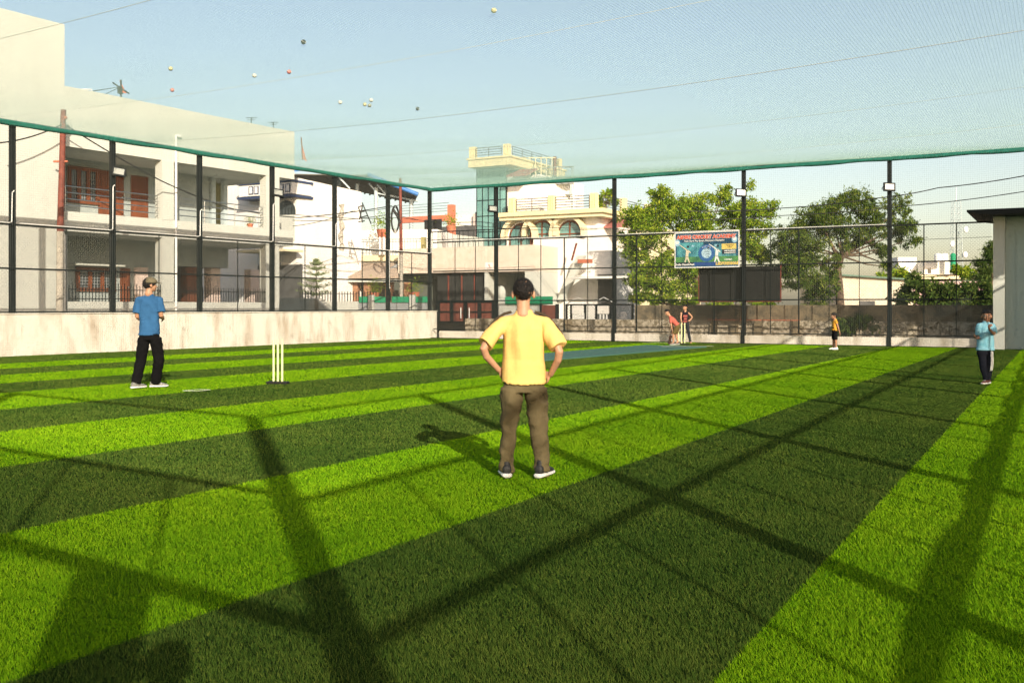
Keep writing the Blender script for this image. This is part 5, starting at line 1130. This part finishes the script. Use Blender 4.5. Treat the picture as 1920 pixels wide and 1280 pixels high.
def hair_cap(parent, c, f, sd_, up, s, low_back=-.05, low_side=.0, fringe=.045, vol=1.0, seed=0, tufts=900, spread=1.0, name='hair'):
    rg = np.random.RandomState(seed); bm = bmesh.new(); bmesh.ops.create_icosphere(bm, subdivisions=5, radius=1)
    V = []
    def bound(fd, sdv):                                   # height of the hairline for a direction seen from above
        fr = max(0, fd); bk = max(0, -fd); return fringe * fr ** .8 + low_back * bk ** .8 + low_side * (1 - abs(fd)) ** 1.0
    pts = []
    for v in bm.verts:
        d = v.co; base = Vector((d.x * .099, d.y * (.077 if d.z > -.1 else .077 + .10 * (d.z + .1) * .12), d.z * .092)); h_ = base.z + .022; hd = math.hypot(d.x, d.y) + 1e-6
        b = bound(d.x / hd, abs(d.y / hd)); k = min(1, max(0, (h_ - b) / .012 + .5)); nz = noise.noise(d * 7 + Vector((seed, 0, 0))) * .05 + noise.noise(d * 22) * .035
        r = .86 + k * (.145 + .06 * vol + nz * 1.1); q = base * r; P = c + (f * (q.x - .010) + sd_ * q.y + up * (q.z + .022)) * s; V.append(P)
        if k > .8: pts.append((P, (f * d.x + sd_ * d.y + up * d.z).normalized()))
    m = MB(); idx = {v.index: i for i, v in enumerate(bm.verts)}; m.add(V, [tuple(q.index for q in fc.verts) for fc in bm.faces], 0, True); bm.free()
    for _ in range(tufts):
        P, d = pts[rg.randint(len(pts))]; a = Vector(rg.normal(size=3)); w_ = d.cross(a).normalized(); L = (.010 + .014 * rg.rand()) * s * spread; dirv = (d + w_ * .9 - up * .3).normalized(); sdv = dirv.cross(d).normalized() * .0018 * s
        m.add([P - sdv - d * .003 * s, P + sdv - d * .003 * s, P + dirv * L], [(0, 1, 2)], 0)
    return m.build(name, HAIR, parent)
def hand(m, w_, d_, palm_n, s, curl=.5, thumb=1):
    """w_ wrist, d_ direction of the palm, palm_n towards the palm side"""
    d_ = d_.normalized(); palm_n = (palm_n - d_ * palm_n.dot(d_)).normalized(); x = d_.cross(palm_n).normalized(); L = .085 * s
    secs = [(w_ - d_ * .01 * s, x, palm_n, .020 * s, .016 * s), (w_ + d_ * .02 * s, x, palm_n, .028 * s, .016 * s), (w_ + d_ * .055 * s, x, palm_n, .036 * s, .015 * s), (w_ + d_ * L, x, palm_n, .036 * s, .012 * s)]
    vs, fs = loftv(secs, 14, 2.4); m.add(vs, fs, 0, True)
    for k, ln in zip((-1.5, -.5, .5, 1.5), (.058, .072, .078, .066)):
        k *= thumb; p0 = w_ + d_ * (L - .012 * s) + x * k * .0185 * s; dd = d_.copy(); pts = [p0]
        for j, fr in enumerate((.42, .32, .26)):
            an = curl * (.7 + .35 * j) * (1 + .12 * k * thumb); dd = (dd * math.cos(an) + palm_n * math.sin(an)).normalized(); pts.append(pts[-1] + dd * ln * fr * s * 1.1)
            # keep the curling axis
        limb(m, pts, [.0088 * s, .0082 * s, .0076 * s, .0066 * s], 8)
    t0 = w_ + d_ * .022 * s + x * thumb * .026 * s; t1 = t0 + (d_ * .5 + x * thumb * .8 + palm_n * .15) * .034 * s; t2 = t1 + (d_ * .85 + x * thumb * .25 + palm_n * .35) * .032 * s
    limb(m, [t0, t1, t2], [.0125 * s, .0105 * s, .0082 * s], 8)
def shoe(parent, ankle, heel_z, fd, s, mt, mt2=SOLE, length=.235, wid=.042):
    fd = fd.normalized(); sdv = fd.cross(Vector((0, 0, 1))).normalized(); up = sdv.cross(fd).normalized(); o = Vector((ankle.x, ankle.y, heel_z)) - fd * .055 * s
    def sec(x, w_, z0, z1): return (o + fd * x * s + up * (z0 + z1) / 2 * s, sdv, up, w_ * s, (z1 - z0) / 2 * s)
    L = length; m = MB()
    vs, fs = loftv([sec(-.018, .020, .03, .065), sec(-.01, .030, .02, .085), sec(.03, .036, .02, .098), sec(.075, .038, .02, .088), sec(.13, .042, .02, .068), sec(.18, .042, .02, .055), sec(L - .025, .034, .02, .045), sec(L - .008, .018, .022, .038)], 16, 2.3); m.add(vs, fs, 0, True)
    limb(m, [o + fd * .035 * s + up * .07 * s, o + fd * .03 * s + up * .105 * s], [.034 * s, .031 * s], 12)
    sh = fuse(m, 'shoe', mt, parent, .006 * s, 4)
    m = MB(); vs, fs = loftv([sec(-.024, .024, 0, .028), sec(-.012, .036, 0, .032), sec(.04, .041, .0, .032), sec(.12, .045, 0, .028), sec(.18, .046, 0, .028), sec(L - .02, .038, .004, .028), sec(L, .020, .010, .028)], 16, 2.6); m.add(vs, fs, 0, True); m.build('sole', mt2, sh)
    m = MB()
    for k in range(4): c_ = o + fd * (.075 + k * .02) * s + up * (.090 - k * .0085) * s; m.tube([c_ - sdv * .018 * s, c_ + up * .004 * s, c_ + sdv * .018 * s], .003 * s, 5)
    m.build('laces', mt2, sh); return sh

def person(label, bx, by, J, spec, px_k=None, d=None):
    """J: joints as (px, py, dy) in photo pixels at the person's own distance, dy metres away from the camera"""
    if d is None: d = gp(bx, by).y
    k = d / FPX
    def P(q): x = (bx - CX) * k + (q[0] - bx) * k; return Vector((x, d + (q[2] if len(q) > 2 else 0), H - (q[1] - HY) * k))
    j = {n: P(q) for n, q in J.items()}; s = spec.get('s', 1.0); ground = .02
    t = thing('person', label, 'person', ((bx - CX) * k, spec.get('by', d), 0)); vox = spec.get('vox', .006); f = Vector(spec['face']).normalized(); hup = Vector(spec.get('hup', (0, 0, 1)))
    skin = spec['skin']; m = MB()
    hs = spec.get('hs', 1.0)
    F_, S_h, U_ = head(m, j['head'], f, hup, hs)
    limb(m, [j['neck'] + (j['neck'] - j['head']) * .15, j['neck'], j['head'] - U_ * .03 * hs - F_ * .012 * hs], [.062 * s, .055 * s, .052 * s])
    W = (j['shR'] - j['shL']); W.z *= .4; W = W.normalized(); hW = (j['hipR'] - j['hipL']); hW.z = 0; hW = hW.normalized()
    pel = (j['hipL'] + j['hipR']) / 2; sw_ = (j['shR'] - j['shL']).length / 2; hw_ = spec.get('hipw', .115 * s); che = (j['shL'] + j['shR']) / 2
    spine = (che - pel).normalized(); mid = pel.lerp(che, .45) + Vector(spec.get('belly', (0, 0, 0)))
    def tor(g, gw=1.0, top=1.0, hem=None, hemw=None):
        Dd = spine.cross(W).normalized(); Dh = spine.cross(hW).normalized(); out = []
        if hem is not None: out.append((hem, hW, Dh, hemw or (hw_ + g * 1.2), .092 * s + g * 1.2)); out.append((hem.lerp(pel, .5), hW, Dh, (hemw or (hw_ + g)), .090 * s + g * 1.1))
        else: out.append((pel + spine * .0 * s, hW, Dh, hw_ * .8, .065 * s))
        out += [(pel + spine * .04 * s, hW, Dh, (hw_ + g * .9) if g else hw_ * .92, (.085 if g else .076) * s + g), (mid, (W + hW).normalized(), Dd, (hw_ * .90 + g) * gw, .078 * s + g), (pel.lerp(che, .72), W, Dd, (sw_ * .90 + g * .7) * gw, .088 * s + g), (pel.lerp(che, .9), W, Dd, sw_ * .93 + g * .5, .082 * s + g), (che + spine * .022 * s, W, Dd, sw_ * .80 + g * .4, .064 * s + g * .8), (che + spine * .054 * s, W, Dd, sw_ * .58 + g * .3, .054 * s + g * .5), (che + spine * .080 * s, W, Dd, sw_ * .42 + g * .2, .052 * s + g * .3), (che + spine * (spec.get('col', .112) - .012) * s, W, Dd, .066 * s, .052 * s), (che + spine * spec.get('col', .112) * s, W, Dd, .058 * s, .048 * s)]
        return out
    vs, fs = loftv(tor(0), 22, 2.3); m.add(vs, fs, 0, True)
    for q in 'LR':
        limb(m, [j['sh' + q], j['el' + q], j['wr' + q]], [.043 * s, .034 * s, .023 * s])
        hd = Vector(spec['hand' + q][0]).normalized(); hand(m, j['wr' + q], hd, Vector(spec['hand' + q][1]), s * spec.get('hands', 1.0), spec['hand' + q][2], spec['hand' + q][3])
        limb(m, [j['hip' + q], j['kn' + q], j['an' + q]], [.066 * s, .050 * s, .034 * s]); limb(m, [j['an' + q], j['an' + q] + Vector(spec['foot' + q]) * .09 * s + Vector((0, 0, -.04 * s))], [.032 * s, .028 * s])
    fuse(m, 'body', skin, t, vox, 3)
    if spec.get('eyes', True): face_bits(t, j['head'], F_, S_h, U_, hs)
    if 'hair' in spec: hair_cap(t, j['head'], F_, S_h, U_, hs, **spec['hair'])
    # shirt
    g = spec.get('shirt_g', .018); hem = P(spec['hem']); m = MB(); vs, fs = loftv(tor(g, 1.0, 1, hem, spec.get('hemw')), 24, 2.3); m.add(vs, fs, 0, True)
    for q in 'LR':
        if 'sl' in spec and spec['sl']:
            fr = spec['sl'] if not isinstance(spec['sl'], dict) else spec['sl'][q]; e = j['sh' + q].lerp(j['el' + q], fr)
            r0, r1 = spec.get('slr', (.056, .052)); limb(m, [j['sh' + q].lerp(che, .45) + spine * .01 * s, j['sh' + q] , j['sh' + q].lerp(e, .55), e], [r0 * .95 * s, r0 * .92 * s, (r0 + r1) / 2 * s, r1 * s], 18, cap=False); m.ball(j['sh' + q], r0 * s * .92)
    sh_ob = fuse(m, 'shirt', spec['shirt'], t, spec.get('cvox', vox), spec.get('csm', 4), fade(folds(spec.get('fold', .006), *spec.get('foldp', (8, 3.2, 1))), hem.z + .005, hem.z + .12, .0, che.z + .06))
    # trousers / shorts
    m = MB(); Dh = Vector((0, 0, 1)).cross(hW).normalized(); tg = spec.get('leg_g', .02); top = P(spec['waist'])
    vs, fs = loftv([(top, hW, Dh, hw_ * .95, .080 * s), (pel.lerp(top, .5), hW, Dh, hw_ + tg * .2, .088 * s + tg * .2), (pel - Vector((0, 0, .03 * s)), hW, Dh, hw_ + tg * .9, .088 * s + tg * .6)], 20, 2.3); m.add(vs, fs, 0, True)
    for q in 'LR':
        ln = spec.get('leglen', 1.0); hp = j['hip' + q]; kn = j['kn' + q]; a = j['an' + q]; r0, r1, r2 = spec['legr']
        if ln <= 1: e = hp.lerp(kn, ln); limb(m, [hp, hp.lerp(e, .5), e], [r0 * s, (r0 + r1) / 2 * s, r1 * s], 18, cap=False)
        else: e = kn.lerp(a, ln - 1); limb(m, [hp, kn, e], [r0 * s, r1 * s, r2 * s], 18, cap=False)
    tr = fuse(m, spec.get('legname', 'trousers'), spec['pants'], t, spec.get('cvox', vox), 4, fade(folds(spec.get('pfold', .006), 7, 9, 2), top.z, top.z - .18, 0))
    for q in 'LR':
        if spec.get('barefoot'):
            continue
        shoe(t, j['an' + q], spec.get('shz' + q, ground), Vector(spec['foot' + q]), s * spec.get('shs', 1.0), spec['shoe'], spec.get('sole', SOLE))
    return t, j, P, (F_, S_h, U_), sh_ob, tr

# 1. boy in the yellow shirt, seen from behind
k7 = gp(981, 897).y / FPX
yel = cloth('yellow', (.74, .49, .165), .06); olive = mat('cloth_olive', (.160, .128, .068), .95, .25, 6, .3, 500, spec=.12)
sp = dict(s=.95, hs=1.0, vox=.005, cvox=.006, face=(-.05, 1, 0), skin=SK['a'], shirt=yel, pants=olive, shoe=mat('shoe_black', (.03, .03, .03), .6, .2, 20), hair=dict(low_back=-.080, low_side=.022, fringe=.045, tufts=3500, seed=1, vol=-.25, spread=.6), eyes=True,
          hem=(983, 714, 0), hemw=.170, hipw=.152, waist=(983, 704, 0), sl=.80, slr=(.056, .070), shirt_g=.020, fold=.018, foldp=(6, 1.5, 3, 1.0, .5), col=.112, leglen=1.96, legr=(.092, .068, .057), leg_g=.008, pfold=.015, shs=1.12,
          handL=((.75, .62, -.25), (.2, .3, -.1), .5, -1), handR=((-.75, .62, -.2), (-.2, .3, -.1), .5, 1), footL=(-.12, 1, 0), footR=(.42, .9, 0), belly=(0, .01, 0))
person('boy in yellow shirt and olive trousers standing with hands on hips', 981, 897, dict(head=(981, 549, .01), neck=(981, 585, -.01), shL=(944, 605, 0), shR=(1021, 605, 0), elL=(901, 654, -.10), elR=(1052, 660, -.10), wrL=(935, 694, .03), wrR=(1033, 702, .03),
       hipL=(960, 728, 0), hipR=(1004, 728, 0), knL=(954, 806, .01), knR=(1010, 800, .01), anL=(949, 886, 0), anR=(1016, 884, -.02)), sp)
# dark shoulder stripes of the yellow shirt
def add_strip(parent, pts, w_, up, mt, name='shoulder_stripe', r=.004):
    m = MB(); m.tube(pts, w_, 6); return m.build(name, mt, parent)
par = [o for o in bpy.data.objects if o.name == 'shirt'][0]; kk = k7; Y0 = gp(981, 897).y
for sg in (-1, 1):
    pts = []
    for px, py, dy in ((22, 583, -.01), (36, 587, -.01), (50, 596, -.01), (62, 610, -.015), (73, 626, -.02)): pts.append(Vector(((981 + sg * px - CX) * kk, Y0 + dy + .012, H - (py + 1.5 - HY) * kk)))
    add_strip(par, pts, .011, 0, mat('stripe_dark', (.05, .035, .02), .9))
# 2. man in the blue shirt and cap, seen from behind, looking right
blue = cloth('blue', (.040, .135, .30), .25); blk = cloth('black', (.007, .007, .008), .2)
sp = dict(s=1.02, hs=1.02, vox=.007, cvox=.009, face=(.8, .6, 0), skin=SK['a'], shirt=blue, pants=blk, shoe=mat('shoe_grey', (.30, .30, .28), .6, .5, 20, col2=(.08, .08, .08)), hair=dict(low_back=-.095, low_side=-.045, fringe=.03, tufts=900, seed=2, vol=1.3), eyes=True,
          hem=(279, 625, 0), hemw=.165, hipw=.15, waist=(279, 618, 0), sl=.72, slr=(.062, .066), shirt_g=.016, fold=.009, foldp=(7, 2.5, 5), leglen=1.97, legr=(.094, .080, .070), leg_g=.016, pfold=.009, shs=1.1,
          handL=((.3, .9, .2), (.6, 0, .2), .7, 1), handR=((-.3, .9, .2), (-.6, 0, .2), .7, -1), footL=(.35, .6, 0), footR=(1, .35, 0))
t, j, P, (F_, S_h, U_), _, _ = person('man in blue shirt, black trousers and olive cap near the stumps', 279, 729, dict(head=(281, 534, .02), neck=(279, 549, 0), shL=(260, 563, 0), shR=(299, 563, .02), elL=(257, 596, -.03), elR=(303, 594, -.02), wrL=(262, 600, .20), wrR=(296, 598, .24),
       hipL=(270, 634, 0), hipR=(291, 634, 0), knL=(264, 676, .0), knR=(297, 672, .04), anL=(259, 719, -.1), anR=(286, 720, .12)), sp)
m = MB(); c = j['head'] + U_ * .035; vs, fs = loftv([(c + U_ * (-.005 + .098 * math.sin(a)), F_, S_h, .112 * math.cos(a) + .001, .092 * math.cos(a) + .001) for a in np.linspace(0, 1.45, 9)], 24); m.add(vs, fs, 0, True)
pr = [c + F_ * (.085 + .10 * math.cos(a)) + S_h * (.078 * math.sin(a)) + U_ * (.0 - .012 * math.cos(a)) for a in np.linspace(-1.57, 1.57, 13)]; m.prism(pr, U_ * .006)
cap = m.build('cap', cloth('olive_cap', (.16, .14, .09)), t)
# 3. crouching boy in the red shirt
red = cloth('coral', (.50, .13, .10), .12); kh = cloth('khaki', (.13, .10, .04), .15)
sp = dict(s=.88, hs=.9, vox=.007, cvox=.009, face=(-.85, -.30, -.15), hup=(-.35, 0, .95), skin=SK['a'], shirt=red, pants=kh, legname='shorts', shoe=cloth('grey_shoe', (.10, .10, .10)), hair=dict(low_back=-.05, low_side=.02, fringe=.04, tufts=300, seed=3), eyes=True,
          hem=(1270, 610, 0), hemw=.13, hipw=.125, waist=(1269, 607, 0), sl=.7, slr=(.058, .056), shirt_g=.015, fold=.006, leglen=.85, legr=(.088, .082, .078), leg_g=.015,
          handL=((-.4, -.2, -.8), (.6, .2, 0), .6, 1), handR=((-.4, -.2, -.8), (.6, .2, 0), .6, 1), footL=(-.95, -.25, 0), footR=(-.8, -.5, 0))
person('crouching boy in coral shirt and khaki shorts by far stumps', 1265, 647.5, dict(head=(1251, 585.5, 0), neck=(1255, 592, 0), shL=(1256, 597, -.13), shR=(1261, 596, .13), elL=(1257, 609, -.17), elR=(1262, 609, .17), wrL=(1259, 620, -.12), wrR=(1264, 619, .12),
       hipL=(1270, 611, -.07), hipR=(1272, 611, .07), knL=(1261, 628, -.09), knR=(1268, 627, .10), anL=(1262, 642, -.08), anR=(1272, 641, .10)), sp)
bat = thing('cricket_bat', 'dark cricket bat held down by the crouching boy', 'bat', tuple(at(1255, 645, gp(1265, 647.5).y)))
db = gp(1265, 647.5).y - .16; m = MB(); A, B = at(1259, 621, db), at(1255, 645, db); m.tube([A + (A - B) * .12, A.lerp(B, .3)], .016, 8); m.build('handle', M['black'], bat)
v = (B - A).normalized(); x = Vector((1, .3, 0)).normalized(); x = (x - v * x.dot(v)).normalized(); y = v.cross(x); A2 = A.lerp(B, .3)
m = MB(); m.prism([A2 + x * .05 + y * .012, A2 - x * .05 + y * .012, A2 - x * .05 - y * .012, A2 + x * .05 - y * .02], (B - A2)); m.build('blade', cloth('bat_dark', (.05, .03, .025)), bat, .006)
# 4. boy in the black vest
vest = cloth('black_vest', (.018, .016, .022), .2); char = cloth('charcoal', (.03, .035, .042), .2)
sp = dict(s=.86, hs=.9, vox=.007, cvox=.009, face=(-.75, -.6, 0), skin=SK['a'], shirt=vest, pants=char, shoe=SK['b'], hair=dict(low_back=-.04, low_side=.02, fringe=.045, tufts=300, seed=4, vol=1.1), eyes=True,
          hem=(1284, 604, 0), hemw=.135, hipw=.12, waist=(1284, 602, 0), sl=None, shirt_g=.015, fold=.006, leglen=1.95, legr=(.082, .058, .05), leg_g=.015, barefoot=True,
          handL=((.3, -.3, -.7), (.5, -.2, 0), .6, 1), handR=((-.8, -.3, -.1), (-.2, -.5, 0), .5, 1), footL=(-.6, -.8, 0), footR=(.1, -1, 0))
t, j, P, _, sh_ob, _ = person('boy in black vest with coral print standing behind far stumps', 1287, 645, dict(head=(1284.5, 576.5, 0), neck=(1284.5, 584, 0), shL=(1277.5, 587, 0), shR=(1291, 587, .02), elL=(1276, 597, -.03), elR=(1299, 594.5, .03), wrL=(1278, 605, -.08), wrR=(1292.5, 601.5, -.02),
       hipL=(1281, 607, 0), hipR=(1288, 607, 0), knL=(1280.5, 625, 0), knR=(1291, 624, -.02), anL=(1279, 641, 0), anR=(1294, 641, -.02)), sp)
m = MB(); c = (j['shL'] + j['shR']) / 2; yb = c.y - .125; kx = gp(1287, 645).y / FPX
for rx, ry, w_, hh in ((0, -.10, .14, .07), (.0, -.20, .11, .07), (-.01, -.29, .12, .05)): m.box(c.x + rx - w_ / 2 - .005, c.x + rx + w_ / 2 - .005, yb, yb + .03, c.z + ry - hh / 2, c.z + ry + hh / 2)
m.build('printed_design', cloth('coral_print', (.34, .10, .09)), sh_ob)
# 5. girl in yellow top, seen from the left side
yt = cloth('amber', (.60, .30, .04), .1)
sp = dict(s=.78, hs=.86, vox=.006, cvox=.008, face=(-1, -.1, 0), skin=SK['b'], shirt=yt, pants=blk, legname='shorts', shoe=mat('shoe_ivory', (.75, .73, .66), .6, .05), hair=dict(low_back=-.08, low_side=-.02, fringe=.04, tufts=300, seed=5, vol=1.1), eyes=True,
          hem=(1564, 617, 0), hemw=.105, hipw=.11, waist=(1564.5, 614, 0), sl=.35, slr=(.05, .05), shirt_g=.012, fold=.004, leglen=.95, legr=(.080, .075, .075), leg_g=.012,
          handL=((.1, 0, -1), (-.8, 0, 0), .3, 1), handR=((.1, 0, -1), (-.8, 0, 0), .3, 1), footL=(-1, -.1, 0), footR=(-1, .1, 0))
person('small girl in amber top and black shorts standing sideways', 1565, 656.5, dict(head=(1563.5, 592, 0), neck=(1565, 599, 0), shL=(1566, 603, -.10), shR=(1566, 603, .10), elL=(1568.5, 613, -.14), elR=(1567, 613, .14), wrL=(1571.5, 623.5, -.14), wrR=(1569, 623.5, .14),
       hipL=(1565, 622, -.05), hipR=(1565, 622, .05), knL=(1566, 637, -.05), knR=(1564, 637, .05), anL=(1566.5, 652, -.05), anR=(1564, 652, .06)), sp)
# 6. boy in light blue shirt
lb = mat('cloth_lightblue', (.13, .38, .50), .9, .5, 14, .25, 500, col2=(.26, .50, .60)); nv_ = cloth('navy_track', (.012, .014, .022), .2)
sp = dict(s=.84, hs=.93, vox=.006, cvox=.008, face=(-.35, -1, -.05), skin=SK['b'], shirt=lb, pants=nv_, shoe=mat('shoe_maroon', (.12, .04, .04), .6, .2), hair=dict(low_back=-.03, low_side=.035, fringe=.048, tufts=700, seed=6, vol=1.35, spread=1.2), eyes=True,
          hem=(1847.5, 653, 0), hemw=.150, hipw=.128, waist=(1847, 648, 0), sl=.78, slr=(.062, .066), shirt_g=.018, fold=.007, leglen=1.96, legr=(.086, .066, .050), leg_g=.014, pfold=.008,
          handL=((-.9, -.3, .1), (0, -.2, .8), .9, 1), handR=((-.3, -.5, .5), (.8, .2, 0), .9, -1), footL=(-.75, -.6, 0), footR=(-.6, -.6, 0))
t, j, P, _, _, tr = person('boy in light blue shirt and navy striped track trousers by booth', 1848, 721.5, dict(head=(1850, 592.5, .0), neck=(1850, 604, 0), shL=(1836, 611, 0), shR=(1861, 611, 0), elL=(1836, 632, .02), elR=(1860, 627, -.08), wrL=(1829, 634, -.10), wrR=(1842, 616.5, -.24),
       hipL=(1841, 661, 0), hipR=(1854, 661, 0), knL=(1842, 684, -.01), knR=(1856, 684, 0), anL=(1847, 713, -.04), anR=(1855, 713, .04)), sp)
m = MB(); s0_, s1_ = Vector(j['hipR']), Vector(j['knR'])
for q in (-.016, 0, .016):
    e = j['hipR'] + Vector((.004 + q, -.096, .03)); m.tube([e, j['hipR'] + Vector((.006 + q, -.100, -.06)), j['hipR'].lerp(j['knR'], .6) + Vector((.004 + q, -.090, 0)), j['knR'] + Vector((.0 + q, -.080, .03)), j['knR'].lerp(j['anR'], .35) + Vector((.0 + q, -.070, .0))], .0055, 6)
m.build('side_stripe', SOLE, tr)
# 7. photographer, behind the lens
d7 = -.13
def PW_(x, y, z): return (CX + x * FPX / 5.0, HY - (z - H) * FPX / 5.0, y - 5.0)
sp = dict(s=1.05, hs=1.05, vox=.010, cvox=.012, face=(0, 1, -.15), skin=SK['a'], shirt=cloth('grey_tee', (.2, .2, .22)), pants=blk, shoe=sp['shoe'], hair=dict(low_back=-.05, low_side=.0, fringe=.04, tufts=50, seed=7), eyes=True,
          hem=PW_(-.1, d7, .88), hipw=.15, waist=PW_(-.1, d7, .92), sl=.7, slr=(.06, .06), shirt_g=.015, leglen=2.0, legr=(.095, .07, .06), by=-.13,
          handL=((.6, .5, .2), (0, .3, .5), .9, -1), handR=((-.6, .5, .2), (0, .3, .5), .9, 1), footL=(-.2, 1, 0), footR=(.2, 1, 0))
person('photographer standing behind the lens in grey shirt', CX, HY + 100, dict(head=PW_(-.1, d7, 1.71), neck=PW_(-.1, d7, 1.56), shL=PW_(-.29, d7, 1.45), shR=PW_(.09, d7, 1.45), elL=PW_(-.37, d7 - .02, 1.20), elR=PW_(.17, d7 - .02, 1.20), wrL=PW_(-.26, d7 + .06, 1.02), wrR=PW_(.06, d7 + .06, 1.02),
       hipL=PW_(-.19, d7, .93), hipR=PW_(-.01, d7, .93), knL=PW_(-.2, d7, .5), knR=PW_(0, d7, .5), anL=PW_(-.21, d7, .08), anR=PW_(.01, d7, .08)), sp, d=5.0)
